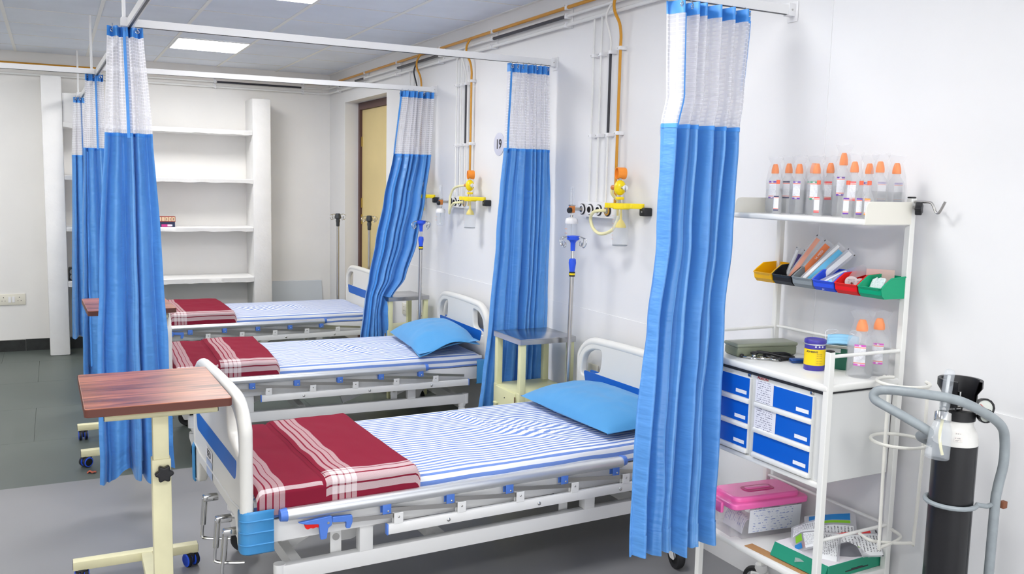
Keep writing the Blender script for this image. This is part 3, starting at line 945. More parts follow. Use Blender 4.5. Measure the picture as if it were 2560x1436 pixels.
    # crank handles under the footboard
    for k, (yy, dz) in enumerate(((0.13, 0.0), (0.27, 0.0), (0.53, 0.0))):
        z0 = 0.400+dz
        cr = MB().rbox((-0.040, yy-0.014, z0-0.012), (0.02, yy+0.014, z0+0.014), 0.004).build('crank', M_CHROME, t)
        MB().tube([(-0.032, yy, z0), (-0.036, yy+0.002, z0-0.060), (-0.040, yy+0.003, z0-0.11)], [0.011, 0.0115, 0.011], 12).build('crank_grip', M_CHROME, cr)
        MB().tube([(-0.040, yy+0.003, z0-0.10), (-0.044, yy+0.002, z0-0.150), (-0.036, yy-0.004, z0-0.165), (0.02, yy-0.022, z0-0.172), (0.06, yy-0.03, z0-0.175)] if k else
                  [(-0.040, yy+0.003, z0-0.10), (-0.045, yy, z0-0.150), (-0.038, yy-0.006, z0-0.165), (0.0, yy-0.055, z0-0.190), (0.03, yy-0.095, z0-0.205), (0.034, yy-0.105, z0-0.225), (0.026, yy-0.11, z0-0.28)], 0.0065, 8, smooth=4).build('crank_rod', M_CHROME, cr)
    return t

def stripe_material():
    m, nt, b = newmat('striped_sheet')
    u, v, uvv = uvxy(nt)
    n = nd(nt, 'ShaderNodeTexNoise'); n.inputs['Scale'].default_value = 260
    nt.links.new(uvv, n.inputs['Vector'])
    s = math_(nt, 'FRACT', v)
    f = math_(nt, 'LESS_THAN', s, 0.46)
    f2 = math_(nt, 'MULTIPLY', f, math_(nt, 'ADD', math_(nt, 'MULTIPLY', n.outputs['Fac'], 0.4), 0.75))
    col = mixc(nt, f2, (0.80, 0.82, 0.86), srgb(92, 128, 200))
    nt.links.new(col, b.inputs['Base Color'])
    b.inputs['Roughness'].default_value = 0.75
    b.inputs['Sheen Weight'].default_value = 0.1
    return m
M_STRIPE = stripe_material()

ZM = 0.548
def wrinkle(x, y, seed):
    z = 0
    for k in range(7):
        a = noise.noise(Vector((k*3.1, seed, 0)))*0.9+0.9
        c = noise.noise(Vector((k*5.7, seed, 3)))*0.9
        cx = 0.7+1.1*(noise.noise(Vector((k*2.3, seed, 8)))*0.5+0.5)
        cy = 0.15+0.7*(noise.noise(Vector((k*4.9, seed, 6)))*0.5+0.5)
        d = (x-cx)*math.sin(a)+(y-cy)*math.cos(a)
        e = (x-cx)*math.cos(a)-(y-cy)*math.sin(a)
        z += 0.012*math.exp(-(d/0.020)**2)*math.exp(-(e/0.20)**2)
    z += 0.006*noise.noise(Vector((x*5, y*5, seed)))+0.004*noise.noise(Vector((x*12, y*9, seed+2)))
    return z

def make_mattress(label, bed, seed):
    t = thing('mattress', label, 'mattress', bed.location, bed.rotation_euler[2], 'mattresses')
    x0, x1, y0, y1 = 0.050, LB-0.055, 0.022, WBED-0.022
    MB().rbox((x0+0.004, y0+0.03, 0.4625), (x1-0.004, y1-0.03, ZM-0.010), 0.02, 3).build('mattress_core', M_STRIPE if False else mat('mattress_white', (0.7, 0.7, 0.72), 0.7), t)
    # sheet: up the near side, across the top, down the far side
    side = 0.078
    Wd = (y1-y0)
    tot = side*2+Wd
    def F(u, v):
        x = x0+(x1-x0)*u
        a = v*tot
        rr = 0.022
        wv = 0.004*noise.noise(Vector((x*7, 1.0, seed)))
        if a < side:
            q = a/side
            return (x, y0+0.004*math.sin(x*9+seed)*(1-q)+wv+0.012*q*q, 0.468+(ZM-0.012-0.468)*q+(1-q)*0.008*noise.noise(Vector((x*6, 3.3, seed))))
        if a > side+Wd:
            q = (tot-a)/side
            return (x, y1-0.012*q*q, 0.468+(ZM-0.012-0.468)*q)
        q = (a-side)/Wd
        y = y0+0.012+(Wd-0.024)*q
        e = min(q, 1-q)
        z = ZM-0.012*max(0, 1-e/0.05)**2
        ex = min(u, 1-u)
        z -= 0.02*max(0, 1-ex/0.03)**2
        if e > 0.03:
            z += wrinkle(x, y, seed)*min(1, (e-0.03)/0.08)
        return (x, y, z)
    def UVF(u, v):
        a = v*tot
        x = x0+(x1-x0)*u
        if a < side: s = (a-side)/0.042
        elif a > side+Wd: s = (a-side-Wd)/0.042+Wd/0.0305
        else:
            yy = (a-side)
            s = yy/0.0305
            e = min(yy, Wd-yy)
            s += 0.8*noise.noise(Vector((x*4, yy*6, seed+3)))*min(1, e/0.1)+26*wrinkle(x, yy, seed)*min(1, e/0.1)
        return (x*0.3, s)
    b = MB(); b.grid(F, 150, 96, UVF)
    b.build('striped_sheet', M_STRIPE, t, angle=180)
    # closed ends of the sheet
    for xx, k in ((x0, 0), (x1, 1)):
        e = MB()
        nn = 40
        e.grid(lambda u, v: (xx, F(k, (side+Wd*u)/tot)[1], 0.468+(F(k, (side+Wd*u)/tot)[2]-0.468)*v), nn, 4, lambda u, v: (0.1, v*1.9))
        e.build('sheet_end', M_STRIPE, t, angle=180)
    return t

def blanket_material():
    m, nt, b = newmat('maroon_blanket')
    u, v, uvv = uvxy(nt)      # u: metres along the bed, v: metres across from the near edge
    def stripes(x, starts, w):
        acc = None
        for s in starts:
            c = math_(nt, 'LESS_THAN', math_(nt, 'ABSOLUTE', math_(nt, 'SUBTRACT', x, s)), w)
            acc = c if acc is None else math_(nt, 'MAXIMUM', acc, c)
        return acc
    a = stripes(u, (0.075, 0.101, 0.126, 0.148, 0.345, 0.372, 0.398, 0.421), 0.0098)
    n = nd(nt, 'ShaderNodeTexNoise'); n.inputs['Scale'].default_value = 400
    nt.links.new(uvv, n.inputs['Vector'])
    eb = math_(nt, 'MAXIMUM', math_(nt, 'MAXIMUM', stripes(v, (0.066,), 0.0065), stripes(v, (0.036,), 0.0165)), stripes(v, (-0.004, -0.045), 0.0165))
    e = math_(nt, 'MULTIPLY', eb, math_(nt, 'GREATER_THAN', u, 0.312))
    e = math_(nt, 'MAXIMUM', e, math_(nt, 'MULTIPLY', stripes(v, (0.004,), 0.007), math_(nt, 'LESS_THAN', u, 0.30)))
    sa = math_(nt, 'MULTIPLY', a, 0.42)
    se = math_(nt, 'MULTIPLY', e, 0.62)
    f = math_(nt, 'MINIMUM', math_(nt, 'ADD', sa, se), 1.0)
    f = math_(nt, 'MULTIPLY', f, math_(nt, 'ADD', math_(nt, 'MULTIPLY', n.outputs['Fac'], 0.5), 0.75))
    col = mixc(nt, f, srgb(130, 30, 52), (0.72, 0.62, 0.63))
    nt.links.new(col, b.inputs['Base Color'])
    b.inputs['Roughness'].default_value = 0.9
    b.inputs['Specular IOR Level'].default_value = 0.15
    return m
M_BLANK = blanket_material()

def make_blanket(label, bed, x0, x1, crease, seed, drape=0.10, thick=0.028):
    t = thing('folded_blanket', label, 'blanket', bed.location, bed.rotation_euler[2], 'maroon blankets')
    y0, y1 = 0.010, WBED-0.05
    Wd = y1-y0
    tot = drape+Wd
    def F(u, v, lift):
        x = x0+(x1-x0)*u
        a = v*tot
        zt = ZM+0.010+lift
        if crease:
            zt += 0.010 if x > crease else 0.010*max(0, 1-(crease-x)/0.02)*0
            zt -= 0.006*math.exp(-((x-crease)/0.012)**2)
        zt += 0.005*noise.noise(Vector((x*6, a*5, seed)))+0.003*noise.noise(Vector((x*16, a*9, seed+3)))
        ex = min(u, 1-u)*(x1-x0)
        if lift > 0:
            zt -= lift*max(0, 1-ex/0.02)**2
        r = 0.025
        if a < drape:
            q = a/drape
            out = y0-0.004-0.006*q+0.004*noise.noise(Vector((x*8, 2, seed)))
            return (x, out+0.03*max(0, q-0.75)**2*8*0.1, zt-0.012-(drape-a)*0.9+0.0*q)
        yy = a-drape
        e = min(yy, 0.03)/0.03
        zz = zt-0.012*(1-e)**2
        far = Wd-yy
        if lift > 0 and far < 0.02:
            zz -= lift*(1-far/0.02)**2
        return (x+0.012*noise.noise(Vector((a*3, seed, 1)))*u, y0+yy, zz)
    b = MB()
    b.grid(lambda u, v: F(u, v, thick), 64, 72, lambda u, v: (x0+(x1-x0)*u+0.004*noise.noise(Vector((v*9, seed, 5))), v*tot-drape))
    b.build('blanket_top', M_BLANK, t, angle=180)
    b = MB()
    b.grid(lambda u, v: F(u, (drape+0.004)/tot+v*(1-(drape+0.004)/tot), 0.001), 24, 24, lambda u, v: (x0+(x1-x0)*u, 0.2))
    b.build('blanket_fold', M_BLANK, t, angle=180)
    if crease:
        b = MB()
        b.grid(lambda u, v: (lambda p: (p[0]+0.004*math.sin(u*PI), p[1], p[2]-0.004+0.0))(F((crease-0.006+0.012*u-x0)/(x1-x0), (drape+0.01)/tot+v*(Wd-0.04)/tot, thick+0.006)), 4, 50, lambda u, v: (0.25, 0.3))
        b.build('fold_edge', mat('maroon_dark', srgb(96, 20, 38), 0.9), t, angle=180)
    return t

M_PILLOW = mat('blue_pillow_cotton', srgb(72, 150, 208), 0.75, bump=0.25, bscale=14, sheen=0.2)
def make_pillow(label, loc, rz, L=0.74, Wp=0.44, H=0.085, tilt=0.0, flapside=0, seed=0):
    """local x across the bed head (short), y along the pillow"""
    t = thing('pillow', label, 'pillow', loc, rz, 'blue pillows')
    def shape(sgn):
        def F(u, v):
            a = 2*u-1; c = 2*v-1
            ea = 1-abs(a)**2.6; ec = 1-abs(c)**2.6
            h = max(0, ea)**0.55*max(0, ec)**0.55
            pin = 1-0.10*(1-abs(c)**2)*abs(a)**3
            pin2 = 1-0.08*(1-abs(a)**2)*abs(c)**3
            x = a*Wp/2*pin2; y = c*L/2*pin
            z = 0.032+sgn*H*h*(1.0 if sgn > 0 else 0.34)
            z += (0.007*noise.noise(Vector((a*2.2, c*3, seed)))+0.004*noise.noise(Vector((a*5, c*6, seed+2))))*h
            # the slack open end of the pillow case sinks
            if flapside:
                e = max(0, (c*flapside-0.55)/0.45)
                z -= sgn*H*h*0.55*e
                z += 0.03*e*math.sin(a*2.6+1.2) if sgn > 0 else 0.012*e*math.sin(a*2.0+0.6)
            z += tilt*(x+Wp/2)
            return (x, y, z)
        return F
    b = MB(); b.grid(shape(1), 40, 52); b.build('pillow_top', M_PILLOW, t, angle=180)
    b = MB(); b.grid(shape(-1), 40, 52); b.build('pillow_underside', M_PILLOW, t, angle=180)
    ft = shape(1)
    e = MB(); e.tube([ft(k/30, 0) for k in range(31)] , 0.003, 6); e.build('seam', M_PILLOW, t)
    return t

bed1 = make_bed('nearest hospital bed, with the overbed table at its foot', (0.56, 3.15, 0), R(2.0), arm=True)
bed2 = make_bed('middle hospital bed, between the two near curtains', (0.545, 5.45, 0), R(-1.8), shift=-0.055)
bed3 = make_bed('farthest hospital bed, in front of the wall shelves', (0.50, 7.53, 0), R(0.3), shift=-0.10)
make_mattress('mattress under blue and white striped sheet on the nearest bed', bed1, 1.3)
make_mattress('mattress under blue and white striped sheet on the middle bed', bed2, 7.9)
make_mattress('mattress under blue and white striped sheet on the farthest bed', bed3, 4.2)
make_blanket('folded maroon blanket with pale border stripes on the nearest bed', bed1, 0.055, 0.69, 0.31, 2.2)
make_blanket('folded maroon blanket at the foot of the middle bed', bed2, 0.055, 0.66, 0.30, 5.1, thick=0.032)
make_blanket('folded maroon blanket at the foot of the farthest bed', bed3, 0.30, 0.82, None, 8.4, thick=0.045)
make_pillow('plump blue pillow on the nearest bed, partly behind the near curtain', (2.405, 3.70, ZM+0.006), R(2), 0.80, 0.44, 0.092, 0.045, 0, 3)
make_pillow('blue pillow with open flapped end on the middle bed', (2.36, 5.80, ZM+0.006), R(-6), 0.84, 0.42, 0.105, 0.13, -1, 9)

# ================================================================== PIPES AND GAS OUTLETS ON THE WALL
M_BLKP = mat('black_pipe_paint', (0.03, 0.03, 0.04), 0.35)
M_WPIPE = mat('white_pipe_paint', (0.80, 0.80, 0.78), 0.4)
XP = XW-0.032
BRK = [3.62, 4.56, 5.54, 6.46, 7.42, 8.31, 9.19]
XB = [2.40, 1.50, 0.42, -0.42, -1.4]
YPB = YF-0.032
ZO, ZMID, ZL = 2.716, 2.667, 2.617
DROPS = [(4.262, 4.187, 4.092, 4.000), (6.137, 6.055, 5.968, 5.878), (7.112, 7.027, 6.947, 6.853)]
op = thing('gas_pipe', 'orange gas pipe running round the walls with a drop to each bed', 'pipe', (XP, 5.0, ZO))
WB(op).tube([(XP, -1.0, ZO), (XP, 9.3, ZO), (XP, 9.55, ZO), (XP-0.06, YPB, ZO), (XP-0.3, YPB, ZO), (-2.99, YPB, ZO-0.01)], 0.0105, 10).build('main_run', M_ORANGEP, op)
mp = thing('gas_pipe', 'middle wall pipe, white with black lengths between brackets', 'pipe', (XP, 5.0, ZMID))
WB(mp).tube([(XP, -1.0, ZMID), (XP, 9.55, ZMID), (XP-0.06, YPB, ZMID), (-2.99, YPB, ZMID-0.005)], 0.0088, 10).build('main_run', M_WPIPE, mp)
for (a, c) in ((4.575, 5.525), (6.475, 7.405), (8.325, 8.62), (9.0, 9.17)):
    WB(mp).cyl((XP, a, ZMID), (XP, c, ZMID), 0.0102, 10).build('black_length', M_BLKP, mp)
WB(mp).cyl((2.38, YPB, ZMID), (1.52, YPB, ZMID-0.001), 0.0102, 10).build('black_length', M_BLKP, mp)
lp = thing('gas_pipe', 'lowest white wall pipe under the orange and black ones', 'pipe', (XP, 5.0, ZL))
WB(lp).tube([(XP, -1.0, ZL), (XP, 9.55, ZL), (XP-0.06, YPB, ZL), (-2.99, YPB, ZL-0.005)], 0.0105, 10).build('main_run', M_WPIPE, lp)
def clampp(parent, y, z, r):
    o = WB(parent).rbox((XP-r-0.004, y-0.016, z-0.010), (XW-0.0005, y+0.016, z+0.010), 0.003).build('clamp', M_WPLAS, parent)
    WB(parent).cyl((XP-r-0.006, y+0.010, z), (XP-r-0.003, y+0.010, z), 0.003, 8).build('screw', M_STEEL, o)
for k, (a, b_, c, d) in enumerate(DROPS):
    ze = 1.612-0.008*k
    for y in (a, b_):
        WB(lp).tube([(XP, y, ZL), (XP, y, ze)], 0.0062, 8).build('drop_pipe', M_WPIPE, lp)
        for z in (2.41, 1.975): clampp(lp, y, z, 0.006)
    pts = [(XP, c+0.005, ZMID-0.004), (XP-0.012, c+0.018, ZMID-0.035), (XP-0.02, c+0.024, ZMID-0.08), (XP-0.010, c+0.006, ZMID-0.15), (XP, c, ZMID-0.20), (XP, c, ZMID-0.25)]
    o = WB(mp).tube(pts, 0.0062, 8, smooth=4).build('drop_pipe', M_BLKP if k == 2 else M_WPIPE, mp)
    WB(mp).tube([(XP, c, ZMID-0.24), (XP, c, ze)], 0.0062, 8).build('drop_pipe', M_WPIPE, mp)
    WB(mp).tube([(XP, c, 2.40), (XP, c, 1.985)], 0.0076, 8).build('black_length', M_BLKP, mp)
    for z in (2.41, 1.975): clampp(mp, c, z, 0.0075)
    pts = [(XP-0.002, d+0.01, ZO), (XP-0.016, d+0.020, ZO-0.02), (XP-0.030, d+0.028, ZO-0.06), (XP-0.030, d+0.02, ZO-0.11), (XP-0.010, d+0.002, ZO-0.17), (XP, d, ZO-0.23), (XP, d, ZO-0.28)]
    WB(op).tube(pts, 0.008, 8, smooth=4).build('drop_pipe', M_ORANGEP, op)
    WB(op).tube([(XP, d, ZO-0.27), (XP, d, ze)], 0.008, 8).build('drop_pipe', M_ORANGEP, op)
    for z in (2.42, 1.98): clampp(op, d, z, 0.008)
where = ['cut off by the near curtain rail', 'just right of the nearest bed pipes', 'at the left end of the long black length', 'above the middle bed pipes, behind the rail', 'left of the black length near the door', 'above the door', 'at the far wall corner']
for k, y in enumerate(BRK):
    t = thing('pipe_bracket', 'white pipe bracket on the right wall, ' + where[k], 'bracket', (XW, y, 2.60), 0, 'white pipe brackets')
    WB(t).rbox((XW-0.008, y-0.018, 2.600), (XW-0.0005, y+0.018, 2.738), 0.003).build('plate', M_WPLAS, t)
    for z in (ZO, ZMID, ZL):
        WB(t).rbox((XP-0.016, y-0.009, z-0.015), (XW-0.006, y+0.009, z+0.015), 0.003).build('saddle', M_WPLAS, t)
        WB(t).cyl((XP-0.018, y+0.004, z+0.010), (XP-0.0155, y+0.004, z+0.010), 0.003, 8).build('screw', M_STEEL, t)
for k, x in enumerate(XB[:4]):
    t = thing('pipe_bracket', 'white pipe bracket on the back wall, ' + ['nearest the corner', 'above the shelves', 'hidden behind the left curtains', 'left of the pillar'][k], 'bracket', (x, YF, 2.60), 0, 'white pipe brackets')
    WB(t).rbox((x-0.018, YF-0.008, 2.598), (x+0.018, YF-0.0005, 2.730), 0.003).build('plate', M_WPLAS, t)
    for z in (ZO-0.004, ZMID-0.002, ZL-0.002):
        WB(t).rbox((x-0.009, YPB-0.016, z-0.015), (x+0.009, YF-0.006, z+0.015), 0.003).build('saddle', M_WPLAS, t)
        WB(t).cyl((x, YPB-0.018, z-0.004), (x, YPB-0.0155, z-0.004), 0.0035, 8).build('screw', M_STEEL, t)

M_TUBEY = mat('cream_rubber_tube', srgb(236, 230, 180), 0.45)
M_AMBER = mat('amber_plastic', srgb(205, 125, 60), 0.3)
M_GRAD = mat('orange_print', srgb(230, 150, 90), 0.6)
def outlets(label, dy, dz):
    y0, y1 = 3.965+dy, 4.345+dy
    t = thing('gas_outlet_panel', label, 'outlet panel', (XW, (y0+y1)/2, 1.53+dz), 0, 'gas outlet panels')
    XF = XW-0.055
    # body with a slanted left end
    b = WB(t)
    V = [(XW-0.0005, y0, 0), (XF, y0, 0), (XF, y1-0.075, 0), (XF+0.0, y1-0.005, 0), (XF+0.012, y1, 0), (XW-0.0005, y1, 0)]
    z0, z1 = 1.530+dz, 1.612+dz
    V = [(a[0], a[1], z0) for a in V] + [(a[0], a[1], z1) for a in V]
    n = 6
    F = [tuple(range(n)), tuple(range(2*n-1, n-1, -1))] + [(i, i+n, (i+1) % n+n, (i+1) % n) for i in range(n)]
    b.add(V, F).build('panel_body', M_WPLAS, t, angle=20)
    for k, y in enumerate((4.288, 4.205, 4.118, 4.030)):
        y += dy; z = 1.570+dz
        T = frame((0, -1, 0), (0, 0, 1), (XF, y, z))
        o = WB(t).lathe([(0.0305, 0.0), (0.0305, 0.006), (0.026, 0.008), (0.0, 0.008)], (0, 0, 0), 24, T).build('outlet', M_BLACK, t)
        WB(t).lathe([(0.0265, 0.004), (0.0265, 0.010), (0.018, 0.011), (0.018, 0.006)], (0, 0, 0), 24, T).build('outlet_ring', mat('amber_ring', srgb(190, 140, 50), 0.35) if k == 3 else M_WPLAS, o)
        WB(t).lathe([(0.017, 0.0075), (0.017, 0.0125), (0.013, 0.013), (0.012, 0.0085), (0.0, 0.0085)], (0, 0, 0), 20, T).build('outlet_socket', M_STEEL if k in (0, 3) else M_BLACK, o)
    return t
outlets('white outlet panel with four gas outlets by the nearest bed', 0.0, 0.0)
outlets('white outlet panel with four gas outlets by the middle bed', 1.875, -0.010)
outlets('white outlet panel hidden behind the slanted curtain', 2.85, -0.012)

def flowmeter(label, dy, dz):
    y = 4.305+dy; x = XW-0.115
    t = thing('oxygen_flowmeter', label, 'flowmeter', (x, y, 1.39+dz), 0, 'oxygen flowmeters')
    WB(t).cyl((x, y-0.0, 1.569+dz), (XW-0.055, y-0.012, 1.570+dz), 0.010, 12).build('wall_probe', M_STEEL, t)
    o = WB(t).rbox((x-0.014, y-0.014, 1.548+dz), (x+0.014, y+0.014, 1.592+dz), 0.004).build('valve_body', M_AMBER, t)
    WB(t).rbox((x-0.015, y-0.015, 1.584+dz), (x+0.015, y+0.015, 1.594+dz), 0.003).build('collar', M_STEEL, o)
    T = frame((0, -1, 0), (0, 0, 1), (x-0.012, y-0.016, 1.562+dz))
    WB(t).lathe([(0.008, 0), (0.016, 0.004), (0.0165, 0.018), (0.012, 0.023), (0.0, 0.023)], (0, 0, 0), 16, T).build('knob', M_BLACK, o)
    WB(t).lathe([(0.0, 0), (0.0125, 0), (0.0115, 0.098), (0.010, 0.101), (0.0, 0.101)], (x, y, 1.592+dz), 16).build('flow_tube', M_GLASS, t)
    WB(t).cyl((x, y, 1.594+dz), (x, y, 1.685+dz), 0.003, 8).build('flow_scale', mat('scale_print', (0.55, 0.56, 0.62), 0.5), t)
    WB(t).cyl((x, y, 1.520+dz), (x, y, 1.55+dz), 0.008, 12).build('neck', M_STEEL, t)
    WB(t).cyl((x, y, 1.535+dz), (x, y, 1.548+dz), 0.014, 12).build('nut', M_WPLAS, t)
    WB(t).lathe([(0.0345, 0), (0.036, 0.004), (0.036, 0.018), (0.030, 0.030), (0.012, 0.036), (0.0, 0.036)], (x, y, 1.487+dz), 24).build('jar_lid', M_WPLAS, t)
    j = WB(t).lathe([(0.0, 0.0), (0.022, 0.0), (0.028, 0.006), (0.0335, 0.06), (0.0335, 0.095)], (x, y, 1.393+dz), 24).build('humidifier_jar', M_GLASS, t)
    WB(t).cyl((x, y, 1.412+dz), (x, y, 1.49+dz), 0.004, 8).build('dip_tube', mat('grey_dip_tube', (0.6, 0.62, 0.64), 0.4), j)
    WB(t).cyl((x, y, 1.402+dz), (x, y, 1.414+dz), 0.008, 10).build('diffuser', M_WPLAS, j)
    for k in range(2):
        WB(t).rbox((x-0.034-0.0004, y-0.012, 1.433+dz+k*0.024), (x-0.0335, y+0.014, 1.435+dz+k*0.024), 0.0002, 1).build('level_mark', M_GRAD, j)
    return t
flowmeter('oxygen flowmeter with humidifier jar on the panel by the nearest bed', 0.0, 0.0)
flowmeter('oxygen flowmeter with humidifier jar on the panel by the middle bed', 1.91, -0.014)

def suction(label, dy, dz, tube_up):
    y = 3.872+dy; x = XW-0.09
    t = thing('suction_unit', label, 'suction jar', (x, y, 1.39+dz), 0, 'yellow suction units')
    T = frame((-0.25, -0.97, 0), (0, 0, 1), (x+0.012, y+0.012, 1.768+dz))
    g = WB(t).lathe([(0.0, -0.024), (0.029, -0.024), (0.031, -0.018), (0.031, 0.024), (0.0275, 0.024), (0.0265, -0.004), (0.0, -0.004)], (0, 0, 0), 28, T).build('gauge', M_ORG, t)
    WB(t).lathe([(0.0, -0.0038), (0.0255, -0.0038), (0.0255, -0.0028), (0.0, -0.0028)], (0, 0, 0), 24, T).build('gauge_dial', mat('dial', srgb(150, 92, 20), 0.4), g)
    WB(t).bar(T @ Vector((0, -0.012, -0.0015)), T @ Vector((0.006, 0.012, -0.0015)), 0.003, 0.001).build('needle', M_INK, g)
    WB(t).cyl((x, y, 1.728+dz), (x, y, 1.742+dz), 0.008, 10).build('gauge_stem', M_STEEL, g)
    WB(t).sphere((x, y, 1.694+dz), 0.034, 14, sx=0.9, sy=0.95, sz=1.18).build('regulator_body', M_YEL, t)
    rb = t.children[-1]
    for s, m_ in ((1, M_AMBER), (-1, M_STEEL)):
        WB(t).cyl((x-0.006, y+s*0.030, 1.694+dz), (x-0.008, y+s*0.058, 1.694+dz), 0.0125 if s > 0 else 0.009, 14).build('side_port', m_, rb)
    WB(t).cyl((x-0.008, y-0.057, 1.694+dz), (x-0.010, y-0.068, 1.694+dz), 0.013, 12).build('tap', M_WPLAS, rb)
    WB(t).tube([(x-0.012, y-0.064, 1.710+dz), (x-0.012, y-0.066, 1.694+dz), (x-0.016, y-0.074, 1.674+dz)], 0.003, 8).build('tap_handle', M_STEEL, rb)
    WB(t).cyl((x, y-0.004, 1.615+dz), (x, y-0.002, 1.66+dz), 0.0065, 10).build('stem', M_STEEL, t)
    WB(t).rbox((x-0.017, y-0.020, 1.632+dz), (x+0.017, y+0.014, 1.647+dz), 0.004).build('wing_nut', M_YEL, t)
    # lid with a handle towards the right
    yc = y-0.032
    v, f = curve_mesh([rounded([(-0.065, -0.012), (-0.04, -0.036), (0.0, -0.045), (0.04, -0.036), (0.065, -0.016), (0.130, -0.014), (0.130, 0.014), (0.065, 0.016), (0.04, 0.036), (0.0, 0.045), (-0.04, 0.036), (-0.090, 0.010), (-0.090, -0.008)], 0.02, 4)], 0.010, 0.003)
    WB(t).add(v, f, frame((0.52, -0.854, 0), (0.854, 0.52, 0), (x-0.01, yc+0.004, 1.602+dz))).build('jar_lid', M_YEL, t)
    WB(t).lathe([(0.042, 0), (0.045, 0.004), (0.045, 0.02), (0.0, 0.022)], (x-0.01, yc, 1.584+dz), 28).build('lid_skirt', M_YEL, t)
    j = WB(t).lathe([(0.0, 0.0), (0.036, 0.0), (0.039, 0.004), (0.042, 0.10), (0.042, 0.19)], (x-0.01, yc, 1.396+dz), 32).build('suction_jar', M_GLASS, t)
    WB(t).lathe([(0.036, 0.0), (0.0395, 0.0015), (0.0395, 0.005), (0.036, 0.006)], (x-0.01, yc, 1.3955+dz), 32).build('jar_base_ring', mat('smoked_rim', (0.25, 0.27, 0.3), 0.3), j)
    fv = WB(t).lathe([(0.004, 0.10), (0.006, 0.07), (0.006, 0.045), (0.010, 0.038), (0.022, 0.022), (0.028, 0.006), (0.028, 0.0), (0.0, 0.0)][::-1], (x-0.01, yc-0.002, 1.490+dz), 24).build('float_valve', M_YEL, j)
    WB(t).cyl((x-0.01, yc+0.03, 1.55+dz), (x-0.01, yc+0.03, 1.585+dz), 0.006, 10).build('inner_nozzle', M_YEL, j)
    for k in range(7):
        WB(t).box((x-0.01-0.0385, yc+0.004, 1.43+k*0.02+dz), (x-0.01-0.0380, yc+0.020, 1.4315+k*0.02+dz)).build('level_mark', M_GRAD, j, smooth=False)
    WB(t).rbox((XW-0.048, y-0.168, 1.553+dz), (XW-0.0005, y-0.118, 1.596+dz), 0.006).build('wall_clip', M_BLACK, t)
    WB(t).cyl((XW-0.050, y-0.143, 1.575+dz), (XW-0.0475, y-0.143, 1.575+dz), 0.005, 8).build('clip_screw', M_STEEL, t)
    # rubber tube
    o4 = Vector((XW-0.07, 4.030+dy, 1.570+dz))
    if tube_up == 0:
        pts = [o4, o4+Vector((-0.03, 0.01, 0)), o4+Vector((-0.04, 0.06, -0.012)), o4+Vector((-0.03, 0.10, -0.05)), o4+Vector((-0.02, 0.085, -0.10)), o4+Vector((-0.015, 0.02, -0.125)), o4+Vector((-0.01, -0.07, -0.105)), o4+Vector((0.005, -0.10, -0.06)), Vector((XW-0.03, y+0.075, 1.60+dz)), Vector((x-0.0, y+0.068, 1.66+dz)), Vector((x-0.008, y+0.056, 1.694+dz))]
    else:
        pts = [o4, o4+Vector((-0.03, 0.01, 0)), o4+Vector((-0.04, 0.08, -0.01)), o4+Vector((-0.03, 0.16, -0.05)), o4+Vector((-0.02, 0.20, -0.085)), o4+Vector((-0.02, 0.195, -0.02)), o4+Vector((-0.02, 0.18, 0.05)), o4+Vector((-0.02, 0.10, 0.105)), Vector((x-0.008, y+0.058, 1.694+dz))]
    WB(t).tube(pts, 0.0088, 10, smooth=6).build('rubber_tube', M_TUBEY, t)
    return t
suction('yellow suction regulator and jar on the wall by the nearest bed', 0.0, 0.0, 0)
suction('yellow suction regulator and jar with tube looped upward by the middle bed', 1.875, -0.010, 1)
suction('yellow suction jar half hidden behind the slanted curtain', 2.80, -0.012, 1)

# number discs
def disc(label, y, z, txt):
    t = thing('number_sign', label, 'sign', (XW, y, z), 0, 'round bed number signs')
    T = frame((0, -1, 0), (0, 0, 1), (XW-0.0008, y, z))
    WB(t).lathe([(0.078, 0.0), (0.078, 0.0025), (0.076, 0.003), (0.0, 0.003)], (0, 0, 0), 40, T).build('disc', mat('sign_white', (0.60, 0.61, 0.72), 0.35), t)
    if txt:
        v, f = text_mesh(txt, 0.088, 0.0004, 0.0022)
        WB(t).add(v, f, T @ Matrix.Translation((0, -0.002, 0.0036))).build('lettering', M_INK, t, smooth=False)
    return t
disc('round white number sign reading 19 on the wall', 5.475, 1.966, '19')
disc('round white sign mostly hidden behind the near curtain net', 3.59, 1.985, None)

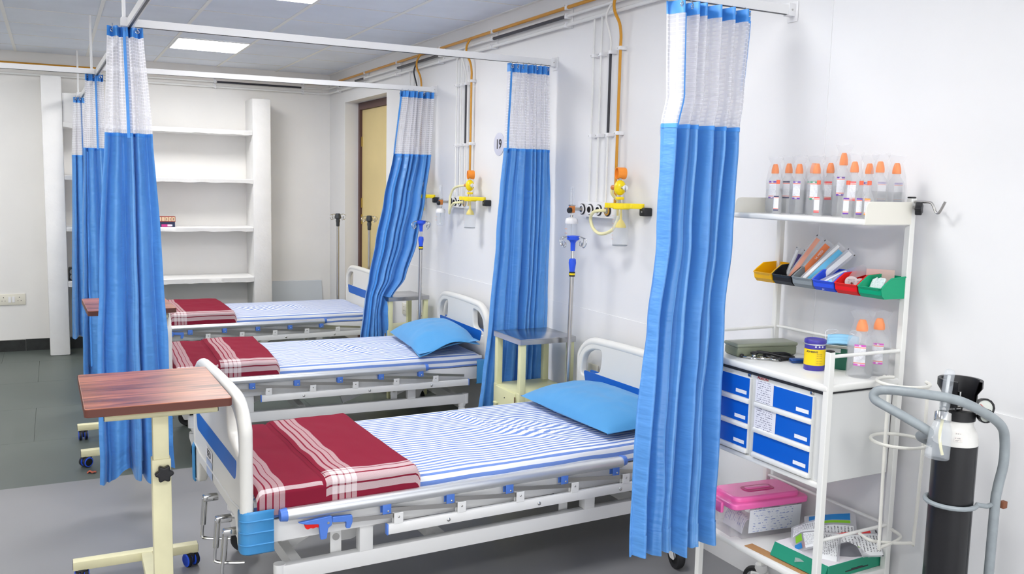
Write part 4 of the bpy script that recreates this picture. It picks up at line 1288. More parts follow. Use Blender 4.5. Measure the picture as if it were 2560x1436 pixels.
# ================================================================== BEDSIDE LOCKERS
def locker(label, x0, y0, rz, ztop, w=0.355, d=0.335):
    t = thing('bedside_locker', label, 'locker', (x0, y0, 0), rz, 'bedside lockers')
    M_SST = mat('brushed_steel', (0.50, 0.50, 0.51), 0.22, metal=1.0)
    # tray top: pan with a turned-down rim
    MB().rbox((0, 0, ztop-0.006), (w, d, ztop), 0.002).build('steel_top', M_SST, t)
    tp = t.children[-1]
    for a, c in (((0, 0), (w, 0.004)), ((0, d-0.004), (w, d)), ((0, 0.004), (0.004, d-0.004)), ((w-0.004, 0.004), (w, d-0.004))):
        MB().box((a[0], a[1], ztop-0.032), (c[0], c[1], ztop-0.005)).build('rim', M_SST, tp, smooth=False)
    for (px, py) in ((0.006, 0.006), (w-0.041, 0.006), (0.006, d-0.041), (w-0.041, d-0.041)):
        MB().rbox((px, py, 0.0), (px+0.035, py+0.035, ztop-0.006), 0.003).build('post', M_LOCK, t)
    zc = 0.545
    MB().rbox((0.002, 0.010, 0.12), (w-0.004, d-0.006, zc), 0.004).build('cupboard', M_LOCK, t)
    cb = t.children[-1]
    MB().rbox((-0.006, 0.044, 0.14), (0.003, d-0.044, zc-0.008), 0.003).build('door', M_LOCK, cb)
    MB().rbox((-0.022, d-0.085, 0.435), (-0.005, d-0.05, 0.446), 0.003).build('handle', M_LOCK, cb)
    MB().sphere((-0.007, d*0.5, 0.49), 0.003, 6).build('keyhole', M_INK, cb)
    for z in (0.2, 0.40, 0.48):
        MB().cyl((-0.006, 0.042, z), (-0.006, 0.042, z+0.04), 0.004, 8).build('hinge', mat('rusty_steel', (0.18, 0.12, 0.07), 0.6), cb)
    return t
locker('cream locker with steel top between the nearest and middle beds', 2.256, 4.265, 0, 0.852)
locker('cream locker with steel top behind the slanted curtain', 2.285, 6.52, R(6), 0.805)

# ================================================================== OVERBED TABLES
def wood_material():
    m, nt, b = newmat('table_wood')
    tc = nt.nodes.new('ShaderNodeTexCoord')
    mp_ = nt.nodes.new('ShaderNodeMapping'); mp_.inputs['Scale'].default_value = (1.0, 9, 6)
    nt.links.new(tc.outputs['Object'], mp_.inputs['Vector'])
    n = nd(nt, 'ShaderNodeTexNoise'); n.inputs['Scale'].default_value = 3.2; n.inputs['Detail'].default_value = 9; n.inputs['Distortion'].default_value = 0.7
    nt.links.new(mp_.outputs[0], n.inputs['Vector'])
    rp = nt.nodes.new('ShaderNodeValToRGB')
    e = rp.color_ramp.elements
    e[0].position = 0.33; e[0].color = (*srgb(96, 56, 46), 1)
    e[1].position = 0.68; e[1].color = (*srgb(182, 114, 84), 1)
    k = e.new(0.5); k.color = (*srgb(148, 88, 66), 1)
    nt.links.new(n.outputs['Fac'], rp.inputs['Fac']); nt.links.new(rp.outputs[0], b.inputs['Base Color'])
    b.inputs['Roughness'].default_value = 0.3
    return m
M_WOOD = wood_material()
M_EDGE = mat('table_edge_band', srgb(96, 52, 42), 0.5)
def twin_caster(parent, x, y, ang):
    T = Matrix.Translation((x, y, 0)) @ Matrix.Rotation(ang, 4, 'Z')
    b = MB(); b.M = T
    b.cyl((0, 0, 0.055), (0, 0, 0.088), 0.008, 10)
    b.rbox((-0.03, -0.007, 0.02), (0.022, 0.007, 0.062), 0.006)
    b.rbox((-0.026, -0.018, 0.05), (0.024, 0.018, 0.066), 0.006)
    o = b.build('caster', M_BLACK, parent)
    for s in (-1, 1):
        w = MB(); w.M = T
        Tw = Matrix.Translation((-0.008, s*0.017, 0.031)) @ Matrix.Rotation(PI/2, 4, 'X')
        w.lathe([(0.0, -0.010), (0.022, -0.010), (0.030, -0.007), (0.031, 0.0), (0.030, 0.007), (0.022, 0.010), (0.0, 0.010)], (0, 0, 0), 22, Tw)
        wo = w.build('wheel', M_BLACK, o)
        r_ = MB(); r_.M = T
        r_.lathe([(0.0225, -0.0112), (0.0285, -0.0092), (0.0285, 0.0092), (0.0225, 0.0112), (0.0225, -0.0112)], (0, 0, 0), 22, Tw)
        r_.build('blue_ring', M_BLUEKN, wo)
    return o
def overbed_table(label, loc, rz, ztop, w=0.455, d=0.56, py=0.30, stick=0.0):
    """local origin: under the near left corner of the top; pole stands py behind the near edge"""
    t = thing('overbed_table', label, 'overbed table', loc, rz, 'overbed tables')
    pl = rounded([(0, 0), (w, 0.0), (w-0.012, d), (-0.012, d)], 0.014, 4)
    v, f = curve_mesh([pl], 0.0125, 0.002)
    MB().add(v, f, Matrix.Translation((0, 0, ztop-0.0145))).build('table_top', M_WOOD, t, angle=40)
    tp = t.children[-1]
    V = []; F = []
    n = len(pl)
    cx, cy = w/2, d/2
    for (px, py2) in pl:
        ex, ey = px-cx, py2-cy
        s = 1+0.0012/max(abs(ex), abs(ey), 0.1)
        V += [(cx+ex*s, cy+ey*s, ztop-0.027), (cx+ex*s, cy+ey*s, ztop-0.002)]
    for i in range(n):
        j_ = (i+1) % n
        F.append((2*i, 2*j_, 2*j_+1, 2*i+1))
    MB().add(V, F).build('edge_band', M_EDGE, tp, angle=40)
    xp = w*0.515
    MB().tube([(0.060, 0.100, ztop-0.058), (w-0.035, 0.100, ztop-0.058)], 0.0125, 12).build('support_tube', M_CREAM, t)
    for xx in (0.058, w-0.0345):
        MB().cyl((xx, 0.100, ztop-0.058), (xx+0.0022, 0.100, ztop-0.058), 0.010, 10).build('tube_mouth', M_INK, t)
    MB().rbox((xp-0.03, 0.10, ztop-0.060), (xp+0.03, py+0.03, ztop-0.030), 0.003).build('support_bar', M_CREAM, t)
    MB().rbox((xp-0.0255, 0.105, 0.62), (xp+0.0255, 0.150, ztop-0.055), 0.003).build('inner_pole', M_CREAM, t)
    MB().rbox((xp-0.0305, 0.100, 0.045), (xp+0.0305, 0.155, 0.735), 0.003).build('outer_pole', M_CREAM, t)
    # star knob
    pts = []
    for k in range(60):
        a = 2*PI*k/60
        r = 0.0265+0.0042*math.cos(6*a)
        pts.append((r*math.cos(a), r*math.sin(a)))
    v, f = curve_mesh([pts], 0.007, 0.005)
    MB().add(v, f, frame((1, 0, 0), (0, 0, 1), (xp+0.006, 0.080, 0.690))).build('star_knob', M_BLACK, t)
    MB().cyl((xp+0.006, 0.085, 0.69), (xp+0.006, 0.101, 0.69), 0.008, 10).build('knob_stem', M_BLACK, t)
    # base: two cross bars joined by a spine
    for k, yy in enumerate((0.30, 0.90)):
        c = MB().rbox((-0.050, yy-0.024, 0.062), (w-0.012, yy+0.024, 0.100), 0.003).build('cross_bar', M_CREAM, t)
        for xx in (-0.0505, w-0.0115):
            MB().box((xx-0.001, yy-0.018, 0.067), (xx+0.001, yy+0.018, 0.095)).build('bar_mouth', mat('dark_rust', (0.06, 0.035, 0.03), 0.7), c, smooth=False)
        for xx, a in ((-0.018, 0.6), (w-0.044, 1.0)):
            twin_caster(t, xx, yy, a+k)
    MB().rbox((xp-0.022, 0.10, 0.062), (xp+0.022, 0.88, 0.098), 0.003).build('spine', M_CREAM, t)
    return t
overbed_table('wood-topped overbed table in the foreground at the left', (0.066, 3.08, 0), R(-0.5), 0.955)
overbed_table('wood-topped overbed table mostly hidden behind the left curtain', (0.148, 5.33, 0), R(0.5), 0.958)

# ================================================================== IV STANDS
def iv_stand(label, x, y, ztop, hookm, blue, ground=True, lean=0.0, coll=None):
    t = thing('iv_stand', label, 'iv stand', (x, y, 0), 0, 'iv stands')
    zc = coll if coll else ztop-0.2
    zb = 0.06 if ground else 0.30
    MB().cyl((-lean*0.4, 0, zb), (0, 0, zc), 0.0125, 12).build('lower_pole', M_STEEL, t)
    MB().cyl((0, 0, zc-0.02), (0, 0, ztop-0.05), 0.0085, 12).build('upper_pole', M_CHROME, t)
    if blue:
        MB().lathe([(0.014, 0.0), (0.017, 0.02), (0.021, 0.05), (0.019, 0.07), (0.011, 0.075)], (0, 0, zc-0.005), 16).build('height_collar', hookm, t)
        MB().cyl((0, 0, zc-0.03), (0, 0, zc-0.004), 0.0165, 14).build('collar_band', M_BLACK, t)
        MB().cyl((0, 0, zc-0.022), (0, 0, zc-0.012), 0.0172, 14).build('yellow_band', M_YEL, t)
        MB().lathe([(0.0125, -0.075), (0.014, -0.03), (0.022, -0.018), (0.034, -0.012), (0.036, 0.008), (0.0, 0.012)], (0, 0, ztop-0.01), 20).build('hook_head', hookm, t)
    else:
        MB().lathe([(0.013, 0.0), (0.017, 0.01), (0.017, 0.035), (0.021, 0.055), (0.018, 0.075), (0.010, 0.082)], (0, 0, zc-0.02), 16).build('height_collar', hookm, t)
        MB().lathe([(0.014, -0.07), (0.013, -0.035), (0.030, -0.02), (0.031, 0.0), (0.022, 0.028), (0.0, 0.03)], (0, 0, ztop-0.03), 18).build('hook_head', hookm, t)
    for k in range(4):
        a = PI/2*k+0.35
        dx, dy = math.cos(a), math.sin(a)
        z = ztop-0.012
        pts = [(0.02, z), (0.055, z+0.004), (0.088, z-0.004), (0.092, z-0.030), (0.076, z-0.050), (0.060, z-0.042), (0.064, z-0.022)]
        MB().tube([(dx*r, dy*r, zz) for (r, zz) in pts], 0.0028, 7, smooth=4).build('hook', M_CHROME, t)
    if ground:
        for k in range(5):
            a = 2*PI*k/5+0.3
            MB().tube([(0, 0, 0.085), (0.13*math.cos(a), 0.13*math.sin(a), 0.062), (0.235*math.cos(a), 0.235*math.sin(a), 0.05)], [0.014, 0.012, 0.010], 10).build('base_leg', M_STEEL, t)
            MB().lathe([(0.0, -0.010), (0.016, -0.010), (0.024, 0.0), (0.016, 0.010), (0.0, 0.010)], (0, 0, 0), 14, Matrix.Translation((0.235*math.cos(a), 0.235*math.sin(a), 0.024)) @ Matrix.Rotation(PI/2, 4, 'X')).build('wheel', M_BLACK, t)
            MB().cyl((0.235*math.cos(a), 0.235*math.sin(a), 0.03), (0.235*math.cos(a), 0.235*math.sin(a), 0.055), 0.006, 8).build('wheel_stem', M_STEEL, t)
    else:
        MB().cyl((-lean*0.4, 0, 0.29), (-lean*0.4, 0, 0.42), 0.017, 12).build('bed_socket_sleeve', M_STEEL, t)
    return t
M_BK2 = mat('charcoal_plastic', (0.045, 0.05, 0.055), 0.4)
iv_stand('blue-headed iv pole in front of the near steel-topped locker', 2.540, 4.212, 1.426, M_BLUEKN, True, False, 0.03, 1.230)
iv_stand('blue-headed iv pole in front of the far steel-topped locker', 2.50, 6.400, 1.408, M_BLUEKN, True, False, 0.02, 1.215)
iv_stand('black-headed iv stand in front of the yellow door', 2.652, 8.13, 1.375, M_BK2, False, False, 0.0, 1.255)
iv_stand('black-headed iv stand in the corner left of the door', 2.49, 8.62, 1.375, M_BK2, False, True, 0.0, 1.265)

# ================================================================== SUPPLY TROLLEY
def lines_material(name, paper, ink, rows, dens=0.5, ncol=14.0):
    m, nt, b = newmat(name)
    u, v, uvv = uvxy(nt)
    r = math_(nt, 'MULTIPLY', v, rows)
    fr = math_(nt, 'FRACT', r)
    row = math_(nt, 'FLOOR', r)
    inl = math_(nt, 'LESS_THAN', math_(nt, 'ABSOLUTE', math_(nt, 'SUBTRACT', fr, 0.5)), 0.22)
    cb = nt.nodes.new('ShaderNodeCombineXYZ')
    nt.links.new(math_(nt, 'MULTIPLY', u, ncol*2), cb.inputs[0]); nt.links.new(math_(nt, 'MULTIPLY', row, 7.3), cb.inputs[1]); nt.links.new(math_(nt, 'MULTIPLY', fr, 1.5), cb.inputs[2])
    n = nd(nt, 'ShaderNodeTexNoise'); n.inputs['Scale'].default_value = 1.0; n.inputs['Detail'].default_value = 2
    nt.links.new(cb.outputs[0], n.inputs['Vector'])
    on = math_(nt, 'GREATER_THAN', n.outputs['Fac'], 1-dens)
    mar = math_(nt, 'LESS_THAN', math_(nt, 'ABSOLUTE', math_(nt, 'SUBTRACT', u, 0.46)), 0.38)
    f = math_(nt, 'MULTIPLY', math_(nt, 'MULTIPLY', inl, on), mar)
    col = mixc(nt, math_(nt, 'MULTIPLY', f, 0.75), paper, ink)
    nt.links.new(col, b.inputs['Base Color']); b.inputs['Roughness'].default_value = 0.6
    return m
M_LIST = lines_material('handwritten_list', (0.80, 0.80, 0.86), srgb(70, 75, 110), 10, 0.5, 9)
M_PRINT = lines_material('printed_text', (0.78, 0.79, 0.80), srgb(60, 60, 66), 14, 0.52, 12)
M_PRINTB = lines_material('blue_printed_text', (0.74, 0.76, 0.82), srgb(90, 110, 180), 12, 0.5, 10)
M_DRBLUE = mat('drawer_blue', srgb(0, 92, 200), 0.45)
M_TROL = mat('trolley_enamel', (0.82, 0.82, 0.79), 0.3)
M_TROLG = mat('trolley_grey_panel', (0.70, 0.71, 0.70), 0.4)
X0, X1, Y0, Y1 = 2.296, 2.662, 2.122, 2.765
tr = thing('supply_trolley', 'white metal supply trolley with blue drawers and bottle shelf', 'trolley', ((X0+X1)/2, (Y0+Y1)/2, 0))
def tquad(parent, P4, m, name, uv=True):
    b = WB(tr)
    b.add(P4, [(0, 1, 2, 3)])
    b.uv = [(0, 0), (1, 0), (1, 1), (0, 1)]
    return b.build(name, m, parent, smooth=False)
for (x, y, z1) in ((X0, Y0, 1.163), (X0, Y1-0.024, 1.163), (X1-0.024, Y0, 1.682), (X1-0.024, Y1-0.024, 1.682)):
    WB(tr).rbox((x, y, 0.10), (x+0.024, y+0.024, z1), 0.002, 1).build('post', M_TROL, tr)
    po = tr.children[-1]
    WB(tr).rbox((x+0.001, y+0.001, z1), (x+0.023, y+0.023, z1+0.006), 0.003).build('post_cap', M_BLACK, po)
    cc = caster(tr, (x+0.012)-tr.location.x, (y+0.012)-tr.location.y, 0.105, 0.045, 0.7+x+y*3)
WB(tr).rbox((X0, Y0+0.004, 0.322), (X1-0.004, Y1-0.004, 0.345), 0.006).build('bottom_shelf', M_TROL, tr)
WB(tr).rbox((X0-0.002, Y0+0.002, 1.024), (X1-0.004, Y1-0.002, 1.050), 0.009, 3).build('worktop', M_TROL, tr)
WB(tr).box((X0+0.012, Y0+0.026, 1.012), (X1-0.03, Y1-0.026, 1.024)).build('shadow_gap', M_INK, tr, smooth=False)
cab = WB(tr).rbox((X0+0.016, Y0+0.020, 0.700), (X1-0.028, Y1-0.020, 1.013), 0.003, 1).build('cabinet', M_TROLG, tr)
WB(tr).rbox((X0+0.004, Y0+0.02, 0.684), (X0+0.030, Y1-0.02, 0.702), 0.003).build('cabinet_rail', M_TROL, tr)
XF = X0+0.016
rows = [(0.920, 0.996), (0.823, 0.899), (0.728, 0.802)]
colsY = [(2.188, 2.472), (2.500, 2.715)]
for ci, (ya, yb) in enumerate(colsY):
    for ri, (za, zb) in enumerate(rows):
        d = WB(tr).rbox((XF-0.012, ya, za-0.021), (XF+0.01, yb, zb+0.003), 0.002, 1).build('drawer', M_TROLG, cab)
        WB(tr).box((XF-0.0135, ya+0.004, za), (XF-0.011, yb-0.004, zb)).build('blue_panel', M_DRBLUE, d, smooth=False)
        WB(tr).rbox((XF-0.020, ya+0.001, za-0.021), (XF-0.008, yb-0.001, za-0.003), 0.004, 2).build('pull_lip', M_TROL, d)
        cy = ya+0.046
        tquad(d, [(XF-0.0140, cy+0.030, za+0.012), (XF-0.0140, cy-0.030, za+0.012), (XF-0.0140, cy-0.030, za+0.026), (XF-0.0140, cy+0.030, za+0.026)], mat('label_white', (0.85, 0.86, 0.9), 0.5), 'label_plate')
        pw = (0.092, 0.110, 0.0)[ri] if ci == 0 else 0.014+0.09
        if pw:
            yo = yb-0.004 if ci == 0 else yb+0.0
            if ci == 1: pw = yb-2.690+0.016*(ri == 2)
            pz = 0.004 if (ci, ri) != (0, 0) else -0.0
            tquad(d, [(XF-0.0146, yo, za-pz), (XF-0.0146, yo-pw, za-pz), (XF-0.0146, yo-pw, zb-pz+0.006), (XF-0.0146, yo, zb-pz+0.006)], M_LIST, 'paper_list')
    T = frame((0, -1, 0), (0, 0, 1), (XF-0.0005, ya+0.017, 1.005))
    lk = WB(tr).lathe([(0.0085, -0.002), (0.0085, 0.003), (0.006, 0.004), (0.0, 0.004)], (0, 0, 0), 16, T).build('lock', M_CHROME, cab)
    WB(tr).box((XF-0.0052, ya+0.0165, 1.001), (XF-0.0044, ya+0.0175, 1.009)).build('keyhole', M_INK, lk, smooth=False)
T = frame((0, -1, 0), (0, 0, 1), (XF-0.0008, 2.448, 1.006))
v, f = text_mesh('ALKON', 0.0135, 0.0003, 0.0003, sx=1.25)
WB(tr).add(v, f, T).build('maker_lettering', mat('red_ink', srgb(175, 60, 60), 0.5), cab, smooth=False)
tquad(cab, [(XF-0.001, 2.474, 0.9965), (XF-0.001, 2.424, 0.9965), (XF-0.001, 2.424, 0.9985), (XF-0.001, 2.474, 0.9985)], mat('maroon_ink', srgb(120, 60, 70), 0.6), 'underline')
tquad(cab, [(XF-0.001, 2.490, 0.698+0.004), (XF-0.001, 2.430, 0.698+0.004), (XF-0.001, 2.430, 0.706), (XF-0.001, 2.490, 0.706)], M_INK, 'maker_plate')
# top shelf with cheeks
WB(tr).rbox((2.412, Y0+0.002, 1.588), (X1-0.006, Y1+0.010, 1.609), 0.007, 3).build('top_shelf', M_TROL, tr)
ts = tr.children[-1]
for y in (Y0+0.002, Y1+0.006):
    pl = rounded([(2.418, 1.592), (2.640, 1.592), (2.640, 1.669), (2.418, 1.669)], [0.002, 0.002, 0.002, 0.03], 6)
    v, f = curve_mesh([pl], 0.002, 0.0005)
    WB(tr).add(v, f, Matrix(((1, 0, 0, 0), (0, 0, 1, y), (0, 1, 0, 0), (0, 0, 0, 1)))).build('shelf_cheek', mat('cheek_cream', (0.80, 0.78, 0.70), 0.35), ts)
# guard rails
for (p, q, r) in (((X0+0.02, Y0+0.010, 1.147), (X1-0.02, Y0+0.010, 1.147), 0.0062), ((X1-0.012, Y0+0.02, 1.142), (X1-0.012, Y1-0.02, 1.142), 0.0062), ((X0+0.02, Y1-0.012, 1.138), (X1-0.02, Y1-0.012, 1.138), 0.0062),
                  ((X0+0.02, Y0+0.010, 0.502), (X1-0.02, Y0+0.010, 0.508), 0.0062), ((X1-0.012, Y0+0.02, 0.505), (X1-0.012, Y1-0.02, 0.505), 0.0062)):
    WB(tr).cyl(p, q, r, 10).build('guard_rail', M_TROL, tr)
WB(tr).rbox((X1-0.012, Y0+0.02, 1.385), (X1-0.006, Y1-0.02, 1.408), 0.002, 1).build('bin_rail', M_TROL, tr)
WB(tr).rbox((X1-0.012, Y0+0.02, 1.322), (X1-0.006, Y1-0.02, 1.334), 0.002, 1).build('bin_rail', M_TROL, tr)
# hook arm with star knob on the near rear post
ha = WB(tr).tube([(X1-0.012, Y0+0.004, 1.670), (X1-0.012, Y0-0.055, 1.671), (X1-0.012, Y0-0.072, 1.664), (X1-0.012, Y0-0.086, 1.640), (X1-0.012, Y0-0.098, 1.636), (X1-0.012, Y0-0.108, 1.650), (X1-0.012, Y0-0.120, 1.674)], 0.0045, 10, smooth=4).build('hook_arm', M_STEEL, tr)
pts = []
for k in range(50):
    a = 2*PI*k/50
    r = 0.020+0.0035*math.cos(5*a)
    pts.append((r*math.cos(a), r*math.sin(a)))
v, f = curve_mesh([pts], 0.007, 0.004)
WB(tr).add(v, f, frame((-1, 0, 0), (0, 0, 1), (X1-0.02, Y0-0.026, 1.648)) @ Matrix.Rotation(0.5, 4, 'Y')).build('star_knob', M_BLACK, ha)
WB(tr).cyl((X1-0.016, Y0-0.022, 1.648), (X1-0.014, Y0+0.002, 1.652), 0.006, 10).build('knob_stem', M_STEEL, ha)
# wire bottle holder on the near end
M_WIRE = mat('white_wire', (0.80, 0.79, 0.73), 0.4)
hc = Vector((2.545, 2.03, 0))
def ring(c, r, z, a0=0, a1=2*PI, n=28, dz=0.0):
    return [(c.x+r*math.cos(a0+(a1-a0)*k/n), c.y+r*math.sin(a0+(a1-a0)*k/n), z+dz*math.sin(a0+(a1-a0)*k/n)) for k in range(n+1)]
wh = thing('wire_holder', 'white wire bottle holder hanging on the near end of the trolley', 'wire holder', (hc.x, hc.y, 0.48))
WB(wh).tube(ring(hc, 0.083, 1.062, R(60), R(340)), 0.0058, 10).build('open_ring', M_WIRE, wh)
WB(wh).tube(ring(hc, 0.090, 0.858)[:-1], 0.0058, 10, closed=True).build('ring', M_WIRE, wh)
for (a, zt) in ((R(190), 1.062), (R(335), 1.062)):
    d = Vector((math.cos(a), math.sin(a), 0))
    WB(wh).tube([hc+d*0.087+Vector((0, 0, zt)), hc+d*0.087+Vector((0, 0, 0.86)), hc+d*0.078+Vector((0, 0, 0.52)), hc+d*0.066+Vector((0, 0, 0.495)), hc-d*0.060+Vector((0, 0, 0.50)), hc-d*0.074+Vector((0, 0.05, 0.51))], 0.0058, 10, smooth=4).build('upright', M_WIRE, wh)
WB(wh).tube([hc+Vector((0, 0.083, 1.062)), (hc.x+0.02, Y0+0.002, 1.062)], 0.0058, 8).build('mount', M_WIRE, wh)

# ------------------------------------------------------------------ storage bins
def bin_(label, yc, col, w=0.102):
    z0 = 1.333; D = 0.128; xb = X1-0.0135
    t = thing('storage_bin', label, 'storage bin', (xb, yc, z0), 0, 'coloured storage bins')
    m_ = mat('bin_' + label.split()[0], col, 0.35)
    # local: x from back (0) to front (-D)
    h = w/2
    side = [(-D+0.020, 0.0), (0.0, 0.0), (0.0, 0.076), (-D*0.62, 0.070), (-D*0.86, 0.050), (-D, 0.036), (-D+0.006, 0.012)]
    th = 0.0022
    b = MB()
    for s in (-1, 1):
        v, f = curve_mesh([rounded(side, 0.004, 3)], th/2)
        b.add(v, f, Matrix(((1, 0, 0, 0), (0, 0, 1, s*(h-th)), (0, 1, 0, 0), (0, 0, 0, 1))))
    b.box((-D+0.018, -h+th, 0), (0, h-th, th))
    b.box((-th, -h+th, 0), (0, h-th, 0.076))
    b.add([(-D+0.018, -h+th, 0), (-D+0.018, h-th, 0), (-D+0.004, h-th, 0.014), (-D+0.004, -h+th, 0.014), (-D, h-th, 0.036), (-D, -h+th, 0.036)], [(0, 1, 2, 3), (3, 2, 4, 5)])
    b.add([(-D+0.021, -h+th, 0.002), (-D+0.021, h-th, 0.002), (-D+0.007, h-th, 0.015), (-D+0.007, -h+th, 0.015), (-D+0.003, h-th, 0.036), (-D+0.003, -h+th, 0.036)], [(3, 2, 1, 0), (5, 4, 2, 3)])
    b.build('tub', m_, t, angle=30)
    # rim: along the back, sides and the front lip
    for s in (-1, 1):
        MB().tube([(0.0, s*(h-0.001), 0.076), (-D*0.62, s*(h-0.001), 0.071), (-D*0.86, s*(h-0.001), 0.051), (-D, s*(h-0.001), 0.037)], 0.0032, 6).build('rim', m_, t)
    lp_ = rounded([(-h, 0.0), (h, 0.0), (h-0.022, -0.017), (-h+0.022, -0.017)], 0.003, 3)
    v, f = curve_mesh([lp_], 0.0016)
    MB().add(v, f, frame((0, -1, 0), (-0.55, 0, 0.83), (-D-0.002, 0, 0.036)) @ Matrix.Translation((0, 0.003, 0))).build('label_lip', m_, t)
    return t
by = [2.706, 2.600, 2.494, 2.388, 2.282, 2.176]
bin_('yellow storage bin, empty, at the far end of the bin row', by[0], srgb(245, 185, 8))
bin_('black storage bin holding orange-wrapped packs', by[1], (0.012, 0.012, 0.014))
bin_('grey storage bin holding blue-wrapped packs', by[2], srgb(140, 147, 150))
bin_('blue storage bin holding clear packs', by[3], srgb(50, 85, 220))
bin_('red storage bin with white round pads', by[4], srgb(225, 25, 25))
bin_('green storage bin with white wipes, nearest in the row', by[5], srgb(0, 160, 115))

def film_material(name, tint, op):
    m, nt, b = newmat(name)
    b.inputs['Base Color'].default_value = (*tint, 1); b.inputs['Roughness'].default_value = 0.22
    b.inputs['Transmission Weight'].default_value = 0.0
    n = nd(nt, 'ShaderNodeTexNoise'); n.inputs['Scale'].default_value = 35; n.inputs['Detail'].default_value = 3; n.inputs['Distortion'].default_value = 1.0
    tc = nt.nodes.new('ShaderNodeTexCoord'); nt.links.new(tc.outputs['Object'], n.inputs['Vector'])
    bp = nt.nodes.new('ShaderNodeBump'); bp.inputs['Strength'].default_value = 0.5; bp.inputs['Distance'].default_value = 0.01
    nt.links.new(n.outputs['Fac'], bp.inputs['Height']); nt.links.new(bp.outputs[0], b.inputs['Normal'])
    tl = nt.nodes.new('ShaderNodeBsdfTranslucent'); tl.inputs[0].default_value = (*tint, 1)
    m0 = nt.nodes.new('ShaderNodeMixShader'); m0.inputs[0].default_value = 0.5
    nt.links.new(b.outputs[0], m0.inputs[1]); nt.links.new(tl.outputs[0], m0.inputs[2])
    tp = nt.nodes.new('ShaderNodeBsdfTransparent'); mx = nt.nodes.new('ShaderNodeMixShader'); mx.inputs[0].default_value = op
    nt.links.new(tp.outputs[0], mx.inputs[1]); nt.links.new(m0.outputs[0], mx.inputs[2]); nt.links.new(mx.outputs[0], nt.nodes['Material Output'].inputs[0])
    return m
M_FILM = film_material('clear_film', (0.85, 0.86, 0.9), 0.16)
M_POUCH = film_material('pouch_film', (0.84, 0.85, 0.88), 0.50)

def packet(name, label, p, q, w, normal, cols, seed=0, bow=0.006, text=None, marks=False, thick=0.006, cat='packet'):
    """flat pouch from p (bottom) to q (top); cols: list of (u0,u1,v0,v1,material) inserts"""
    p = Vector(p); q = Vector(q)
    t = thing(name, label, cat, tuple(p), 0, 'wrapped packs')
    up = (q-p); L = up.length; up.normalize()
    nn = Vector(normal); nn = (nn-up*nn.dot(up)).normalized()
    rt = up.cross(nn)
    def F(u, v, off):
        x = (u-0.5)*w; 
        bulge = thick*math.sin(PI*min(1, max(0, u)))*math.sin(PI*min(1, max(0, v)))
        cr = 0.003*noise.noise(Vector((u*3, v*5, seed)))
        return tuple(p+rt*x+up*(v*L)+nn*(off*bulge+bow*math.sin(PI*v)+cr))
    b = WB(t); b.grid(lambda u, v: F(u, v, 1), 8, 14); b.build('front_film', M_POUCH, t, angle=180)
    b = WB(t); b.grid(lambda u, v: F(u, v, -1), 8, 14); b.build('back_film', M_POUCH, t, angle=180)
    for (u0, u1, v0, v1, m_) in cols:
        b = WB(t); b.grid(lambda u, v: tuple(Vector(F(u0+(u1-u0)*u, v0+(v1-v0)*v, 1))+nn*0.0008), 6, 12, lambda u, v: (u, v)); b.build('insert', m_, t, angle=180)
    if marks:
        for u in (0.06, 0.94):
            b = WB(t); b.grid(lambda a, c: tuple(Vector(F(u-0.05+0.1*a, 0.955+0.03*c, 1))+nn*0.0006), 1, 1); b.build('corner_mark', M_INK, t, smooth=False)
    if text:
        v, f = text_mesh(text[0], text[1], 0.0002)
        c = Vector(F(text[2], text[3], 1))+nn*0.0018
        WB(t).add(v, f, frame(up, -rt, c)).build('lettering', text[4], t, smooth=False)
    return t
M_OR1 = mat('orange_wrap', srgb(232, 122, 62), 0.4); M_OR2 = mat('salmon_wrap', srgb(226, 158, 134), 0.4)
M_BL1 = mat('sky_wrap', srgb(96, 182, 222), 0.4); M_PUR = mat('purple_print', srgb(84, 70, 140), 0.5)
M_WHP = mat('white_wrap', (0.80, 0.81, 0.82), 0.5)
nrm = (-0.75, -0.65, 0.15)
packet('syringe_pack', 'white and purple syringe pack standing behind the black bin', (2.600, 2.640, 1.360), (2.625, 2.610, 1.475), 0.036, nrm, [(0.10, 0.36, 0.05, 0.9, M_WHP), (0.48, 0.90, 0.05, 0.8, M_PUR)], 1, marks=True)
packet('syringe_pack', 'purple-striped syringe pack leaning beside the orange packs', (2.602, 2.612, 1.360), (2.635, 2.570, 1.462), 0.036, nrm, [(0.10, 0.42, 0.05, 0.9, M_PUR), (0.55, 0.85, 0.05, 0.8, M_WHP)], 2)
packet('catheter_pack', 'long salmon-coloured pack leaning in the black bin, topmost', (2.560, 2.590, 1.355), (2.640, 2.520, 1.525), 0.040, nrm, [(0.12, 0.55, 0.02, 0.93, M_OR2)], 3, marks=True)
packet('catheter_pack', 'long bright orange pack leaning between black and grey bins', (2.575, 2.565, 1.355), (2.645, 2.478, 1.505), 0.042, nrm, [(0.15, 0.70, 0.02, 0.92, M_OR1)], 4, text=('SPIRA MEDI', 0.012, 0.45, 0.62, M_WHP))
packet('tubing_pack', 'sky blue pack leaning out of the grey bin', (2.545, 2.500, 1.355), (2.640, 2.412, 1.495), 0.050, nrm, [(0.12, 0.34, 0.03, 0.95, M_WHP), (0.42, 0.86, 0.02, 0.9, M_BL1)], 5, thick=0.010)
packet('tubing_pack', 'white strip pack leaning at the near side of the grey bin', (2.570, 2.470, 1.355), (2.645, 2.372, 1.480), 0.036, nrm, [(0.25, 0.75, 0.03, 0.95, M_WHP)], 6, marks=True)
packet('tubing_pack', 'clear pack with blue cap lying in the blue bin', (2.540, 2.415, 1.352), (2.645, 2.300, 1.420), 0.060, (-0.5, -0.3, 0.8), [(0.3, 0.5, 0.02, 0.6, M_WHP), (0.55, 0.75, 0.05, 0.25, M_BL1)], 7, thick=0.012)
